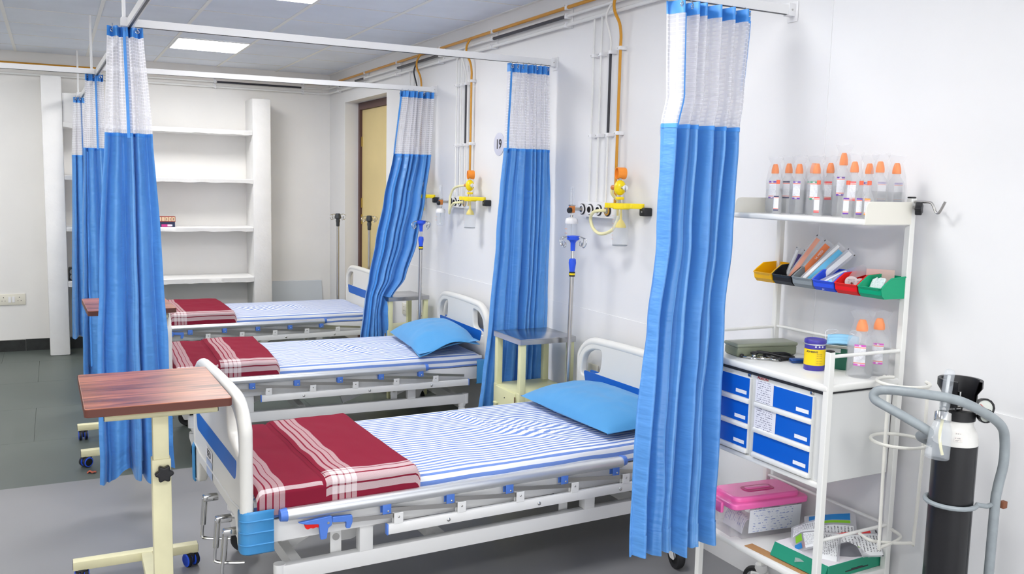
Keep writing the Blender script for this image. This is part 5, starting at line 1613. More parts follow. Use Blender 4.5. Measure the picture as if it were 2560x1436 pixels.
for k, (yy, zz, lab_) in enumerate(((2.300, 1.372, 'round white printed pad standing in the red bin, left one'), (2.262, 1.368, 'round white printed pad standing in the red bin, right one'))):
    t = thing('electrode_pad', lab_, 'electrode pad', (2.572+k*0.006, yy, zz-0.024), 0, 'round pads in the red bin')
    T = frame((0.5, -0.86, 0), (-0.25, -0.1, 0.95), (2.572+k*0.006, yy, zz))
    WB(t).lathe([(0.0, -0.001), (0.025, -0.001), (0.025, 0.001), (0.0, 0.001)], (0, 0, 0), 24, T).build('pad', M_WHP, t)
    b = WB(t); b.add([T @ Vector((-0.017, -0.015, 0.0014)), T @ Vector((0.017, -0.015, 0.0014)), T @ Vector((0.017, 0.015, 0.0014)), T @ Vector((-0.017, 0.015, 0.0014))], [(0, 1, 2, 3)]); b.uv = [(0, 0), (1, 0), (1, 1), (0, 1)]; b.build('print', M_PRINT, t, smooth=False)
    WB(t).lathe([(0.004, 0.0012), (0.004, 0.005), (0.0, 0.0055)], (0, 0, 0), 10, T).build('snap_stud', M_STEEL, t)
t = thing('card', 'pale pink card standing at the back of the red bin', 'card', (2.632, 2.245, 1.36))
WB(t).add([(2.625, 2.285, 1.360), (2.640, 2.175, 1.360), (2.640, 2.175, 1.428), (2.625, 2.285, 1.424)], [(0, 1, 2, 3)]).build('card_sheet', mat('pink_paper', srgb(238, 205, 196), 0.6), t, smooth=False, solid=0.0015)
for k in range(3):
    t = thing('wipe_sachet', 'white printed sachet in the green bin, ' + ('nearest', 'middle', 'farthest')[k] + ' of three', 'sachet', (2.56, 2.15+k*0.024, 1.345), 0, 'white sachets')
    b = WB(t)
    y = 2.150+k*0.022; x = 2.556+k*0.003
    b.grid(lambda u, v: (x+0.04*u*0.3+0.012*v+0.004*math.sin(u*5+k), y+0.028*u+0.004*math.sin(v*4), 1.345+0.052*v+0.006*math.sin(u*3.1+k)), 6, 6, lambda u, v: (u, v))
    b.build('sachet_film', lines_material('sachet_print%d' % k, (0.74, 0.82, 0.82), srgb(150, 190, 186), 5, 0.45, 5), t, angle=180, solid=0.004)

# ------------------------------------------------------------------ saline bottles
M_BOT = film_material('bottle_plastic', (0.95, 0.96, 0.97), 0.26)
M_LIQ = film_material('bottle_fluid', (0.92, 0.94, 0.96), 0.13)
M_CAP = mat('orange_cap', srgb(250, 138, 52), 0.4)
def label_mat(name, c1):
    m, nt, b = newmat(name)
    u, v, uvv = uvxy(nt)
    e = math_(nt, 'ABSOLUTE', math_(nt, 'SUBTRACT', v, 0.5))
    band = math_(nt, 'GREATER_THAN', e, 0.41)
    red = math_(nt, 'MULTIPLY', math_(nt, 'GREATER_THAN', e, 0.345), math_(nt, 'LESS_THAN', e, 0.385))
    r = math_(nt, 'FRACT', math_(nt, 'MULTIPLY', v, 16.0))
    cb = nt.nodes.new('ShaderNodeCombineXYZ')
    nt.links.new(math_(nt, 'MULTIPLY', u, 14.0), cb.inputs[0]); nt.links.new(math_(nt, 'FLOOR', math_(nt, 'MULTIPLY', v, 16.0)), cb.inputs[1])
    n = nd(nt, 'ShaderNodeTexNoise'); n.inputs['Scale'].default_value = 1.3
    nt.links.new(cb.outputs[0], n.inputs['Vector'])
    tx = math_(nt, 'MULTIPLY', math_(nt, 'MULTIPLY', math_(nt, 'LESS_THAN', r, 0.4), math_(nt, 'GREATER_THAN', n.outputs['Fac'], 0.5)), math_(nt, 'LESS_THAN', e, 0.30))
    c = mixc(nt, math_(nt, 'MULTIPLY', tx, 0.35), (0.84, 0.85, 0.88), (0.3, 0.3, 0.35))
    c = mixc(nt, red, c, srgb(240, 110, 80))
    c = mixc(nt, band, c, c1)
    nt.links.new(c, b.inputs['Base Color']); b.inputs['Roughness'].default_value = 0.4
    return m
L_PUR = label_mat('label_purple', srgb(112, 62, 170)); L_GRN = label_mat('label_green', srgb(40, 150, 105)); L_PNK = label_mat('label_pink', srgb(212, 70, 190)); L_RED = label_mat('label_red', srgb(240, 90, 90)); L_BLK = label_mat('label_dark', srgb(70, 70, 100))
def bottle(label, x, y, z0, h, r, lm, lab_a=None, wrap=True, capm=None, seed=0, txt='NS', lh=0.05, lz=0.22, big=True):
    t = thing('saline_bottle', label, 'bottle', (x, y, z0), 0, 'saline bottles')
    k = h/0.196
    sx = 0.80
    if big:
        prof = [(0.0, 0.0), (r*0.8, 0.0), (r*0.97, 0.006), (r, 0.02), (r, 0.105*k), (r*0.96, 0.118*k), (r*0.75, 0.134*k), (r*0.46, 0.146*k), (r*0.38, 0.150*k), (r*0.38, 0.160*k)]
    else:
        prof = [(0.0, 0.0), (r*0.8, 0.0), (r, 0.006), (r, 0.45*h), (r*0.95, 0.55*h), (r*0.6, 0.66*h), (r*0.35, 0.74*h), (r*0.33, 0.90*h)]
    rot = Matrix.Rotation(0.5, 4, 'Z')
    MB().lathe(prof, (0, 0, 0), 24, rot, sx=sx, sy=1.0).build('bottle_body', M_BOT, t)
    if big:
        MB().lathe([(0.0, 0.158*k), (r*0.45, 0.158*k), (r*0.47, 0.163*k), (r*0.44, 0.175*k), (r*0.30, 0.192*k), (r*0.22, 0.196*k), (0.0, 0.196*k)], (0, 0, 0), 18, rot).build('cap', capm or M_CAP, t)
        MB().lathe([(0.0, 0.003), (r*0.9, 0.003), (r*0.95, 0.02), (r*0.95, 0.095*k), (0.0, 0.095*k)], (0, 0, 0), 20, rot, sx=sx).build('fluid', M_LIQ, t)
    else:
        MB().lathe([(0.0, 0.88*h), (r*0.42, 0.88*h), (r*0.42, 0.99*h), (0.0, h)], (0, 0, 0), 12).build('cap', capm or mat('red_cap', srgb(244, 110, 80), 0.4), t)
    a0 = lab_a if lab_a is not None else R(208)
    span = 0.9 if big else 1.1
    hl = lh
    zl = lz*h
    b = MB()
    def LF(u, v):
        a = a0+(u-0.5)*span
        c = rot.inverted()
        p = Vector((math.cos(a-0.5)*sx, math.sin(a-0.5), 0))*(r+0.0012)
        q = rot @ p
        return (q.x, q.y, zl+hl*v)
    b.grid(LF, 8, 6, lambda u, v: (u, v)); b.build('paper_label', lm, t, angle=180)
    if txt and big:
        for vz in (0.055, 0.945):
            v, f = text_mesh(txt, 0.0065, 0.0001, 0.0003)
            c = Vector(LF(0.5, vz)); nrm_ = Vector((c.x, c.y, 0)).normalized()
            MB().add(v, f, frame(Vector((0, 0, 1)).cross(nrm_), (0, 0, 1), c+nrm_*0.0012)).build('lettering', mat('white_ink', (0.85, 0.85, 0.85), 0.5), t, smooth=False)
    if wrap:
        H2 = h*1.13
        rw = r*1.06
        def WF(u, v):
            a = 2*PI*u
            q = rw*(1.0 if v < 0.55 else 1-0.45*max(0, (v-0.55)/0.35)**1.2 if v < 0.9 else 0.62)
            q *= 1+0.16*noise.noise(Vector((math.cos(a)*2, math.sin(a)*2, v*6+seed)))*min(1, v*2)
            if v > 0.9: q *= 1+0.5*(v-0.9)/0.1
            s = Vector((math.cos(a)*sx, math.sin(a), 0))*q
            s = rot @ s
            return (s.x+0.004*noise.noise(Vector((v*4, seed, 1))), s.y, 0.001+H2*v+0.010*noise.noise(Vector((a, seed, 7)))*(v > 0.9))
        b = MB(); b.grid(WF, 26, 26); b.build('plastic_wrap', M_FILM, t, angle=180)
    return t
ZS = 1.6095
big = [(2.548, 2.695, 'far left end of the top shelf, plain label', L_PUR), (2.605, 2.680, 'second from the far left end, small cap', L_BLK), (2.560, 2.578, 'third from the far left, purple label', L_PUR), (2.612, 2.555, 'rear row behind the green-labelled one', L_GRN),
       (2.548, 2.478, 'green-banded label on the top shelf', L_GRN), (2.610, 2.470, 'rear row right of the green-labelled one', L_RED), (2.555, 2.358, 'tallest, in the middle with raised cap', L_PUR), (2.520, 2.275, 'right of the tallest bottle, red label', L_RED),
       (2.606, 2.285, 'rear row right of the tallest bottle', L_PUR), (2.540, 2.182, 'second from the near end, plain clear side', None), (2.606, 2.168, 'nearest end of the top shelf, plain clear side', None)]
for k, (x, y, d, lm) in enumerate(big):
    h = 0.230 if k == 6 else 0.193+0.004*(k % 2)
    bottle('orange-capped saline bottle in clear wrap, ' + d, x, y, ZS, h, 0.0315, lm or L_PUR, R(20) if lm is None else None, True, None, k*2.3, 'NS' if lm in (L_PUR, L_GRN) else None, 0.068, 0.30 if k != 6 else 0.33)
small = [(2.462, 2.585, L_BLK, 'dark-banded label at the far end'), (2.466, 2.385, L_RED, 'pale label in the middle of the shelf'), (2.462, 2.246, L_PUR, 'purple label near the tall bottle'), (2.480, 2.205, L_PUR, 'second purple label from the near end'), (2.470, 2.162, label_mat('label_amber', srgb(235, 160, 70)), 'amber label at the near end')]
for k, (x, y, lm, d) in enumerate(small):
    bottle('small red-tipped bottle at the shelf front, ' + d, x, y, ZS, 0.130, 0.017, lm, None, False, None, 5+k, None, 0.056, 0.10, big=False)
bottle('orange-capped bottle with pink label on the worktop, front one', 2.515, 2.190, 1.0505, 0.205, 0.043, L_PNK, R(215), True, None, 31, '5D', 0.075, 0.22)
bottle('orange-capped bottle with pink label on the worktop, rear one', 2.603, 2.192, 1.0505, 0.205, 0.041, L_PNK, R(218), True, None, 37, '5D', 0.075, 0.22)

# ------------------------------------------------------------------ things on the worktop
ZW = 1.0502
t = thing('instrument_box', 'flat grey-green plastic box on the worktop', 'box', (2.49, 2.66, ZW), R(-10))
MB().rbox((-0.135, -0.050, 0.0), (0.135, 0.050, 0.040), 0.010, 3).build('box_body', mat('olive_plastic', srgb(126, 132, 112), 0.35), t)
MB().rbox((-0.138, -0.053, 0.036), (0.138, 0.053, 0.052), 0.008, 3).build('box_lid', mat('olive_plastic_lid', srgb(142, 148, 130), 0.28), t)
t = thing('stethoscope', 'black stethoscope coiled on the worktop', 'stethoscope', (2.43, 2.565, ZW))
sx0, sy0 = 2.430, 2.560
def sp(*a): return [(sx0+p[0], sy0+p[1], ZW+p[2]) for p in a]
WB(t).tube(sp((-0.035, 0.028, 0.014), (-0.02, 0.03, 0.024), (0.01, 0.01, 0.022), (0.05, -0.02, 0.012), (0.085, -0.045, 0.008), (0.105, -0.03, 0.008), (0.095, 0.0, 0.010), (0.06, 0.012, 0.013), (0.02, 0.012, 0.016), (0.0, -0.005, 0.010), (0.025, -0.04, 0.007), (0.06, -0.052, 0.008)), 0.0065, 10, smooth=5).build('tubing', M_BLACK, t)
WB(t).tube(sp((0.0, 0.02, 0.010), (0.035, 0.008, 0.018), (0.075, -0.012, 0.020), (0.098, -0.022, 0.014)), 0.006, 10, smooth=5).build('tubing', M_BLACK, t)
cp_ = WB(t).lathe([(0.0, 0), (0.022, 0), (0.024, 0.003), (0.022, 0.008), (0.010, 0.010), (0.008, 0.018), (0.0, 0.018)], (sx0-0.036, sy0+0.03, ZW+0.0003), 24).build('chest_piece', M_CHROME, t)
WB(t).lathe([(0.010, 0), (0.015, 0.003), (0.015, 0.009), (0.009, 0.012), (0.0, 0.012)], (sx0-0.036, sy0+0.03, ZW+0.016), 20).build('bell', M_BLACK, cp_)
WB(t).tube(sp((-0.07, 0.055, 0.006), (-0.06, 0.030, 0.006), (-0.03, -0.005, 0.006), (0.0, -0.02, 0.006)), 0.0032, 8, smooth=5).build('ear_tube', M_CHROME, t)
WB(t).tube(sp((0.012, -0.05, 0.007), (-0.004, -0.045, 0.007), (-0.006, -0.028, 0.007), (0.01, -0.012, 0.008)), 0.0032, 8, smooth=5).build('ear_tube', M_CHROME, t)
for p in ((-0.071, 0.060, 0.008), (0.020, -0.052, 0.0075)):
    WB(t).sphere((sx0+p[0], sy0+p[1], ZW+p[2]), 0.0078, 8, sx=1.25).build('ear_tip', M_BLACK, t)
t = thing('spectacle_case', 'small dark blue case behind the yellow tin', 'case', (2.500, 2.465, ZW), R(-25))
MB().rbox((-0.032, -0.02, 0), (0.032, 0.02, 0.016), 0.006, 3).build('case_shell', mat('navy_plastic', srgb(25, 70, 140), 0.35), t)
MB().rbox((-0.0325, -0.0205, 0.0065), (0.0325, 0.0205, 0.008), 0.0006, 1).build('case_seam', M_INK, t)
# tin
tx, ty, trr = 2.462, 2.350, 0.037
t = thing('tin', 'round yellow and purple tin with lid on the worktop', 'tin', (tx, ty, ZW))
M_TINP = mat('tin_purple', srgb(70, 62, 160), 0.35); M_TINY = mat('tin_yellow', srgb(245, 210, 20), 0.35)
MB().lathe([(0.0, 0.0), (trr-0.001, 0.0), (trr, 0.002), (trr, 0.104), (0.0, 0.104)], (0, 0, 0), 36).build('tin_body', M_TINP, t)
tb_ = t.children[-1]
MB().lathe([(trr+0.0003, 0.020), (trr+0.0004, 0.021), (trr+0.0004, 0.078), (trr+0.0003, 0.079)], (0, 0, 0), 36).build('yellow_wrap', M_TINY, tb_)
MB().lathe([(trr+0.0008, 0.094), (trr+0.0012, 0.096), (trr+0.0008, 0.098)], (0, 0, 0), 36).build('bead', M_ALU, tb_)
MB().lathe([(trr+0.001, 0.099), (trr+0.002, 0.102), (trr+0.002, 0.110), (trr, 0.113), (trr-0.004, 0.113), (trr-0.006, 0.111), (0.0, 0.111)], (0, 0, 0), 36).build('lid', M_TINP, t)
def wrap_text(body, size, a0, z, r, m_, parent, bold=0.0):
    v, f = text_mesh(body, size, 0.0002, bold)
    vv = []
    for p in v:
        a = a0+p[0]/r
        vv.append(((r+p[2])*math.cos(a), (r+p[2])*math.sin(a), z+p[1]))
    return MB().add(vv, f).build('lettering', m_, parent, smooth=False)
wrap_text('ADHESIVE', 0.0095, R(208), 0.070, trr+0.0010, M_INK, tb_, 0.0002)
for k, (z, s) in enumerate(((0.062, 0.004), (0.056, 0.004), (0.048, 0.004), (0.036, 0.004), (0.028, 0.004))):
    b = MB(); b.grid(lambda u, v: ((trr+0.0008)*math.cos(R(232)+u*0.7), (trr+0.0008)*math.sin(R(232)+u*0.7), z-0.002+0.004*v), 6, 1, lambda u, v: (u, v)); b.build('small_print', lines_material('tin_print%d' % k, srgb(245, 210, 20), srgb(150, 120, 60), 1, 0.55, 8), tb_, smooth=False)
for k in range(3):
    a = R(228)+k*0.34
    MB().lathe([(0.0, 0), (0.0032, 0), (0.0032, 0.0006), (0.0, 0.0006)], (0, 0, 0), 10, frame((-math.sin(a), math.cos(a), 0), (0, 0, 1), ((trr+0.0004)*math.cos(a), (trr+0.0004)*math.sin(a), 0.089))).build('symbol', mat('white_ink2', (0.8, 0.8, 0.85), 0.5), tb_)
# mask carton
t = thing('mask_carton', 'dark green carton of face masks on the worktop behind the front post', 'box', (2.560, 2.375, ZW), R(-58))
MGR = mat('green_card', srgb(20, 98, 76), 0.5)
MB().rbox((-0.080, -0.045, 0.0), (0.080, 0.045, 0.078), 0.0015, 1).build('carton_body', MGR, t)
cb_ = t.children[-1]
b = MB(); b.add([(-0.070, -0.0458, 0.012), (0.0, -0.0458, 0.012), (0.0, -0.0458, 0.060), (-0.070, -0.0458, 0.060)], [(0, 1, 2, 3)]); b.uv = [(0, 0), (1, 0), (1, 1), (0, 1)]
b.build('side_print', lines_material('green_print', srgb(20, 98, 76), (0.6, 0.75, 0.7), 8, 0.45, 8), cb_, smooth=False)
b = MB(); b.add([(0.0808, -0.036, 0.014), (0.0808, 0.02, 0.014), (0.0808, 0.02, 0.062), (0.0808, -0.036, 0.062)], [(0, 1, 2, 3)]); b.uv = [(0, 0), (1, 0), (1, 1), (0, 1)]
b.build('end_print', lines_material('green_print2', srgb(20, 98, 76), (0.65, 0.78, 0.74), 9, 0.42, 7), cb_, smooth=False)
for i in range(3):
    for j_ in range(2):
        MB().box((0.0806, 0.006+i*0.012, 0.016+j_*0.013), (0.0812, 0.015+i*0.012, 0.027+j_*0.013)).build('white_square', M_PAPER, cb_, smooth=False)
MB().box((-0.060, -0.046, 0.062), (0.050, -0.0452, 0.0775)).build('grey_band', mat('grey_card', (0.62, 0.65, 0.66), 0.5), cb_, smooth=False)
MB().add([(-0.08, -0.045, 0.0785), (0.08, -0.045, 0.0785), (0.08, -0.085, 0.094), (-0.08, -0.085, 0.094)], [(0, 1, 2, 3)]).build('open_flap', mat('card_inside', (0.6, 0.62, 0.6), 0.7), cb_, smooth=False, solid=0.0015)
t = thing('face_mask', 'light blue pleated face mask on top of the green carton', 'face mask', (2.585, 2.335, ZW+0.080), R(-50))
for k in range(2):
    b = MB()
    b.grid(lambda u, v: (-0.055+0.11*u, -0.03+0.055*v-k*0.006, 0.004+k*0.005+0.030*v+0.006*math.sin(u*PI)+0.0014*math.cos(v*22)), 14, 18)
    b.build('mask_panel', mat('mask_blue', srgb(150, 208, 238), 0.7), t, angle=180, solid=0.0012)
for s in (-1, 1):
    MB().tube([(s*0.054, -0.028, 0.006), (s*0.062, -0.01, 0.05), (s*0.04, 0.02, 0.058), (s*0.02, 0.03, 0.050), (s*0.054, 0.024, 0.036)], 0.0014, 6, smooth=5).build('ear_loop', M_WHP, t)

# ------------------------------------------------------------------ things on the bottom shelf
ZB = 0.3455
t = thing('storage_container', 'clear plastic container with pink handled lid on the bottom shelf', 'container', (2.480, 2.625, ZB), R(-6))
M_TUB = film_material('tub_plastic', (0.93, 0.93, 0.95), 0.22)
bm = bmesh.new(); bmesh.ops.create_cube(bm, size=1)
for v_ in bm.verts:
    s = 0.90 if v_.co.z < 0 else 1.0
    v_.co = Vector((v_.co.x*0.35*s, v_.co.y*0.195*s, (v_.co.z+0.5)*0.130))
bmesh.ops.bevel(bm, geom=[e for e in bm.edges if abs(e.verts[0].co.z-e.verts[1].co.z) > 0.05], offset=0.03, segments=5, affect='EDGES')
bmesh.ops.delete(bm, geom=[f for f in bm.faces if f.normal.z > 0.9], context='FACES')
MB().bm(bm).build('tub', M_TUB, t, solid=0.0015)
lid_m = mat('pink_lid', srgb(246, 112, 182), 0.22, coat=0.4)
v, f = curve_mesh([rounded([(-0.182, -0.104), (0.182, -0.104), (0.182, 0.104), (-0.182, 0.104)], 0.035, 6)], 0.006, 0.006)
MB().add(v, f, Matrix.Translation((0, 0, 0.134))).build('lid', lid_m, t)
ld = t.children[-1]
v, f = curve_mesh([rounded([(-0.155, -0.080), (0.155, -0.080), (0.155, 0.080), (-0.155, 0.080)], 0.035, 6)], 0.010, 0.008)
MB().add(v, f, Matrix.Translation((0, 0, 0.146))).build('lid_dome', lid_m, ld)
v, f = curve_mesh([rounded([(-0.07, -0.03), (0.07, -0.03), (0.07, 0.03), (-0.07, 0.03)], 0.028, 6)], 0.001, 0.001)
MB().add(v, f, Matrix.Translation((0, 0, 0.1645))).build('handle_recess', mat('pink_deep', srgb(196, 50, 122), 0.3), ld)
MB().rbox((-0.055, -0.012, 0.163), (0.055, 0.012, 0.171), 0.004).build('handle', lid_m, ld)
for s in (-1, 1):
    MB().rbox((s*0.185-0.008, -0.035, 0.092), (s*0.185+0.008, 0.035, 0.136), 0.006).build('side_clip', lid_m, ld)
# its contents: white folded packs
for k in range(4):
    b = MB(); xx = -0.11+k*0.062
    b.grid(lambda u, v: (xx+0.058*u, -0.065+0.13*v, 0.010+0.075*math.sin(PI*u)**0.6*(0.75+0.2*math.sin(k*2.1+v*3))), 8, 8, lambda u, v: (u, v))
    b.build('folded_pack', (M_PRINTB, M_WHP, M_PRINTB, mat('lilac_wrap', srgb(170, 170, 205), 0.5))[k], t, angle=180)
tq = MB(); tq.add([(-0.10, -0.0905, 0.02), (0.145, -0.0905, 0.02), (0.145, -0.0965, 0.115), (-0.10, -0.0965, 0.115)], [(0, 1, 2, 3)]); tq.uv = [(0, 0), (1, 0), (1, 1), (0, 1)]
tq.build('printed_side', lines_material('tub_print', (0.74, 0.76, 0.82), srgb(105, 125, 190), 9, 0.45, 9), t, smooth=False)
t = thing('open_carton', 'flat white carton with green sides on the bottom shelf', 'carton', (2.510, 2.268, ZB), R(3))
MTG = mat('teal_card', srgb(30, 140, 110), 0.5)
MB().rbox((-0.150, -0.125, 0.0), (0.135, 0.125, 0.052), 0.0015, 1).build('carton_body', MTG, t)
oc = t.children[-1]
MB().box((-0.1485, -0.1235, 0.052), (0.1335, 0.1235, 0.0532)).build('white_top', mat('white_card', (0.80, 0.77, 0.80), 0.5), oc, smooth=False)
MB().box((-0.190, -0.12, 0.0005), (-0.150, 0.235, 0.003)).build('brown_flap', mat('brown_card', srgb(186, 140, 92), 0.7), oc, smooth=False)
MB().add([(-0.150, -0.123, 0.052), (-0.150, 0.123, 0.052), (-0.172, 0.123, 0.006), (-0.172, -0.123, 0.006)], [(0, 1, 2, 3)]).build('green_flap', MTG, oc, smooth=False, solid=0.0015)
MB().box((-0.06, -0.1262, 0.014), (0.06, -0.1252, 0.018)).build('slot', M_INK, oc, smooth=False)
MB().box((-0.03, -0.1262, 0.018), (0.03, -0.1252, 0.022)).build('slot_tab', M_INK, oc, smooth=False)
MB().box((-0.1515, -0.02, 0.012), (-0.1505, 0.05, 0.016)).build('slot', M_INK, oc, smooth=False)
M_GRNP = mat('lime_print', srgb(130, 190, 40), 0.5); M_REDP = mat('red_print', srgb(215, 60, 60), 0.5); M_BLUP = mat('blue_print', srgb(40, 125, 190), 0.5)
M_SLATE = mat('slate_pack', srgb(105, 106, 112), 0.5)
zc_ = ZB+0.056
packet('dressing_pack', 'printed clear pack with red and green marks at the front of the carton', (2.400, 2.350, zc_), (2.440, 2.245, zc_+0.070), 0.12, (-0.5, -0.3, 0.8), [(0.08, 0.45, 0.12, 0.85, M_PRINT), (0.50, 0.95, 0.55, 0.85, M_PRINT), (0.5, 0.72, 0.25, 0.5, M_GRNP), (0.05, 0.95, 0.88, 0.97, M_REDP), (0.76, 0.92, 0.2, 0.45, M_BLUP)], 11, thick=0.016, marks=True)
packet('dressing_pack', 'large clear pack lying lowest across the carton front', (2.390, 2.310, zc_-0.002), (2.480, 2.190, zc_+0.022), 0.16, (-0.3, -0.2, 0.9), [(0.1, 0.35, 0.08, 0.3, M_BLUP), (0.42, 0.6, 0.08, 0.3, M_REDP), (0.05, 0.95, 0.45, 0.95, M_PRINT)], 12, thick=0.018)
packet('dressing_pack', 'white pack with blue and green swoosh at the back of the carton', (2.520, 2.400, zc_+0.006), (2.625, 2.250, zc_+0.060), 0.12, (-0.5, -0.4, 0.75), [(0.05, 0.30, 0.1, 0.9, M_BLUP), (0.32, 0.42, 0.2, 0.9, M_GRNP), (0.5, 0.92, 0.1, 0.95, M_PRINT)], 13, thick=0.018)
packet('dressing_pack', 'white printed pouch with red edge at the near end of the carton', (2.500, 2.240, zc_+0.004), (2.640, 2.150, zc_+0.030), 0.10, (-0.4, -0.6, 0.7), [(0.15, 0.95, 0.05, 0.98, M_PRINT), (0.0, 0.12, 0.0, 0.85, M_REDP)], 14, thick=0.014, marks=True)
packet('dressing_pack', 'slate grey pack with lime corner lying on the carton', (2.470, 2.195, zc_), (2.600, 2.170, zc_+0.012), 0.075, (0.0, -0.5, 0.85), [(0.05, 0.95, 0.02, 0.62, M_SLATE), (0.1, 0.5, 0.66, 0.95, M_GRNP)], 15, thick=0.008)

# ================================================================== GAS CYLINDER ON ITS STAND
CX, CY, CR = 2.452, 1.752, 0.0635
t = thing('gas_cylinder', 'black gas cylinder with white shoulder standing by the wall', 'gas cylinder', (CX, CY, 0.03))
M_CYLB = mat('cylinder_black', (0.010, 0.010, 0.012), 0.35, coat=0.2)
M_CYLW = mat('cylinder_white', (0.78, 0.77, 0.74), 0.4, var=0.06, vscale=25)
b = WB(t); b.lathe([(0.0, 0.0), (CR*0.85, 0.0), (CR*0.97, 0.015), (CR, 0.05), (CR, 0.905)], (CX, CY, 0.035), 44); b.build('body', M_CYLB, t)
b = WB(t); b.lathe([(CR, 0.904), (CR*1.0, 0.918), (CR*0.93, 0.940), (CR*0.80, 0.955), (CR*0.74, 0.963), (CR*0.74, 0.985), (0, 0.985)], (CX, CY, 0.035), 44); b.build('shoulder', M_CYLW, t)
b = WB(t); b.lathe([(CR*0.72, 0.980), (CR*0.80, 0.980), (CR*0.80, 1.010), (CR*0.72, 1.010)], (CX, CY, 0.035), 36); b.build('guard_collar', M_BLACK, t)
sh = t.children[1]
gt = R(205)
WB(t).add([], [])
b = WB(t); b.lathe([(CR*0.72, 1.005), (CR*0.78, 1.005), (CR*0.80, 1.062), (CR*1.0, 1.082), (CR*1.0, 1.104), (CR*0.84, 1.104), (CR*0.68, 1.06), (CR*0.72, 1.005)], (CX, CY, 0.035), 40, None, R(-75), R(210)); b.build('valve_guard', M_BLACK, t, angle=60)
WB(t).cyl((CX, CY, 1.01), (CX, CY, 1.08), 0.013, 14).build('valve', M_STEEL, t)
WB(t).cyl((CX, CY, 1.08), (CX, CY, 1.10), 0.008, 12).build('valve_spindle', M_CHROME, t)
# sticker with print
b = WB(t); b.grid(lambda u, v: (CX+(CR*1.0+0.0015-0.010*v)*math.cos(R(212)+u*0.36), CY+(CR*1.0+0.0015-0.010*v)*math.sin(R(212)+u*0.36), 0.958+0.026*v), 6, 2, lambda u, v: (u, v)); b.build('sticker', lines_material('cyl_print', (0.78, 0.74, 0.70), (0.2, 0.2, 0.2), 4, 0.5, 4), sh, smooth=False)
# pressure regulator with two gauges
t2 = thing('gas_regulator', 'black and chrome regulator with gauges on the gas cylinder', 'regulator', (CX+0.02, CY-0.05, 1.03))
WB(t2).cyl((CX+0.005, CY-0.012, 1.045), (CX+0.03, CY-0.055, 1.045), 0.011, 14).build('regulator_body', M_STEEL, t2)
for (gx, gy, gz, gr) in ((CX+0.070, CY-0.035, 1.050, 0.030), (CX+0.035, CY-0.065, 1.036, 0.022)):
    T = frame((0.85, -0.52, 0), (0.1, 0.1, 0.98), (gx, gy, gz))
    g = WB(t2).lathe([(0.0, -0.014), (gr*0.9, -0.014), (gr, -0.006), (gr, 0.010), (gr*0.84, 0.012), (gr*0.82, 0.006), (0.0, 0.006)], (0, 0, 0), 14, T).build('gauge', M_BLACK, t2, angle=20)
    WB(t2).lathe([(0.0, 0.0062), (gr*0.80, 0.0062), (gr*0.80, 0.0075), (0.0, 0.0075)], (0, 0, 0), 24, T).build('gauge_dial', mat('dial_white', (0.72, 0.76, 0.70), 0.3), g)
    WB(t2).bar(T @ Vector((0, 0, 0.0085)), T @ Vector((-gr*0.45, gr*0.4, 0.0085)), 0.0025, 0.001).build('needle', M_RED, g)
    WB(t2).cyl((CX+0.02, CY-0.04, 1.045), T @ Vector((0, 0, -0.012)), 0.006, 8).build('gauge_stem', M_STEEL, g)
# flowmeter bottle hanging at the left front of the cylinder
fx, fy = 2.292, 1.694
t3 = thing('flowmeter_bottle', 'clear flowmeter tube with humidifier bottle on the gas cylinder', 'flowmeter', (fx, fy, 0.92))
ax = Vector((0.105, 0.055, 0.255)).normalized()
base = Vector((fx, fy, 0.925))
TA = frame(ax.orthogonal(), ax.cross(ax.orthogonal()), base)
TA = Matrix((ax.cross(Vector((0, 1, 0))).normalized(), ax.cross(ax.cross(Vector((0, 1, 0)))).normalized(), ax)).transposed().to_4x4(); TA.translation = base
WB(t3).lathe([(0.0, 0.0), (0.030, 0.0), (0.034, 0.005), (0.033, 0.03), (0.031, 0.085), (0.024, 0.105), (0.020, 0.118)], (0, 0, 0), 28, TA).build('humidifier_bottle', M_GLASS, t3)
WB(t3).lathe([(0.0, 0.114), (0.0235, 0.114), (0.0245, 0.120), (0.0245, 0.138), (0.020, 0.142), (0.0, 0.142)], (0, 0, 0), 22, TA).build('chrome_cap', M_CHROME, t3)
WB(t3).tube([TA @ Vector((0, 0, 0.115)), TA @ Vector((0.002, 0, 0.07)), TA @ Vector((-0.006, 0.004, 0.035)), TA @ Vector((-0.016, 0.006, 0.015))], 0.0042, 8, smooth=4).build('dip_tube', M_TUBEY, t3)
WB(t3).lathe([(0.0, 0.142), (0.012, 0.142), (0.015, 0.160), (0.015, 0.262), (0.012, 0.272), (0.0, 0.276)], (0, 0, 0), 18, TA).build('flow_tube', M_GLASS, t3)
WB(t3).lathe([(0.0, 0.160), (0.0045, 0.160), (0.0050, 0.255), (0.0, 0.256)], (0, 0, 0), 12, TA).build('inner_tube', mat('pale_inner', (0.6, 0.62, 0.63), 0.3), t3)
WB(t3).cyl(TA @ Vector((0, 0, 0.15)), (CX-0.01, CY-0.01, 1.05), 0.006, 10).build('connector', M_CHROME, t3)
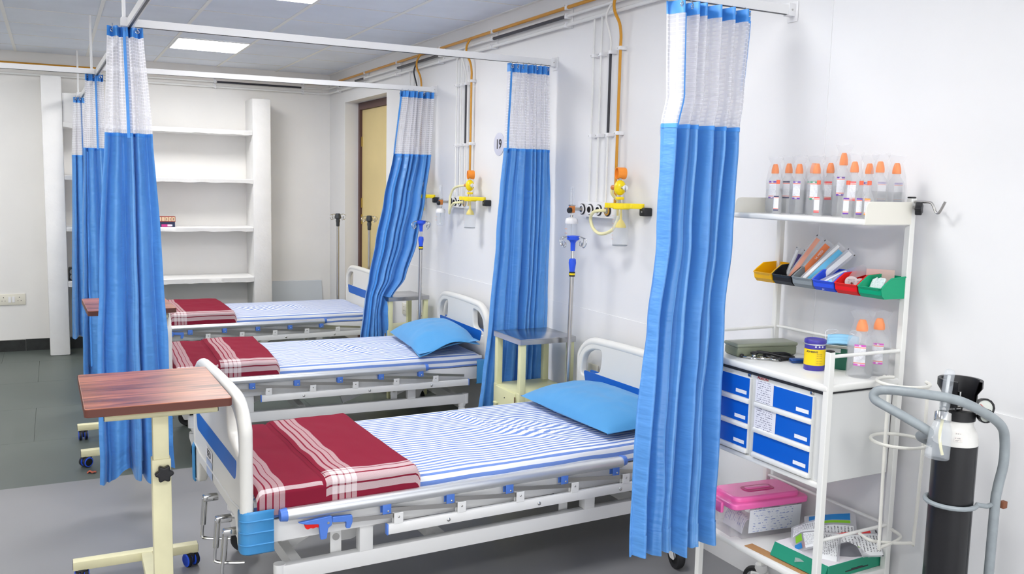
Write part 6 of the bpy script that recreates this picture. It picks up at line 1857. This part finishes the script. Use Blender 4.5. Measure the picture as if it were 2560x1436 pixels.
# grey tubular stand
t4 = thing('cylinder_stand', 'grey tubular stand with looped handle holding the gas cylinder', 'stand', (2.58, 1.72, 0))
M_STD = mat('grey_hammer_paint', srgb(150, 158, 162), 0.4, var=0.08, vscale=30)
px_, py_ = 2.553, 1.674
WB(t4).tube([(px_, py_, 0.05), (px_, py_, 0.70), (px_+0.006, py_, 0.80), (px_+0.018, py_-0.004, 0.88), (px_+0.014, py_-0.004, 0.955), (2.535, 1.664, 1.005), (2.46, 1.666, 1.050), (2.37, 1.697, 1.092), (2.32, 1.788, 1.097), (2.296, 1.890, 1.088), (2.284, 1.922, 1.074), (2.282, 1.918, 1.052), (2.288, 1.870, 1.036), (2.295, 1.819, 1.021), (2.32, 1.752, 0.991), (2.345, 1.775, 0.972)], 0.0145, 14, smooth=6).build('handle_tube', M_STD, t4)
WB(t4).tube([(2.345, 1.775, 0.972), (2.40, 1.835, 0.94), (2.50, 1.835, 0.89), (2.56, 1.820, 0.80), (2.565, 1.815, 0.70), (2.565, 1.815, 0.05)], 0.0145, 12, smooth=5).build('rear_tube', M_STD, t4)
WB(t4).tube([(px_, py_+0.005, 0.752), (2.52, 1.678, 0.750)] + [(CX+(CR+0.009)*math.cos(a), CY+(CR+0.009)*math.sin(a), 0.752) for a in [R(310)-R(250)*k/16 for k in range(17)]] + [(2.565, 1.815, 0.755)], 0.0075, 10).build('clamp_ring', M_STD, t4)
WB(t4).rbox((px_+0.012, py_-0.02, 0.742), (px_+0.032, py_-0.004, 0.764), 0.002).build('clamp_bolt', mat('rust', (0.22, 0.08, 0.04), 0.7), t4)
WB(t4).lathe([(0.0, 0.0), (CR+0.018, 0.0), (CR+0.018, 0.010), (0.0, 0.010)], (CX, CY, 0.022), 30).build('foot_plate', M_STD, t4)
for (wx, wy) in ((px_, py_), (2.565, 1.815)):
    WB(t4).lathe([(0.0, -0.012), (0.03, -0.012), (0.045, -0.006), (0.045, 0.006), (0.03, 0.012), (0.0, 0.012)], (0, 0, 0), 20, Matrix.Translation((wx, wy, 0.0455)) @ Matrix.Rotation(PI/2, 4, 'X')).build('wheel', M_RUBBER, t4)
WB(t4).bar((CX, CY, 0.027), (px_, py_+0.05, 0.05), 0.03, 0.012).build('foot_arm', M_STD, t4, smooth=False)
# scrap on the floor
b = MB()
b.grid(lambda u, v: (0.120+0.05*u, 5.475+0.03*v+0.01*math.sin(u*7), 0.0022+0.010*abs(math.sin(u*6+v*3))*math.sin(PI*u)), 10, 5)
tag(b.build('paper_scrap', mat('rust_scrap', srgb(170, 84, 60), 0.7), angle=180, solid=0.001), 'crumpled rust-coloured scrap lying on the floor beside the left curtain', 'scrap')
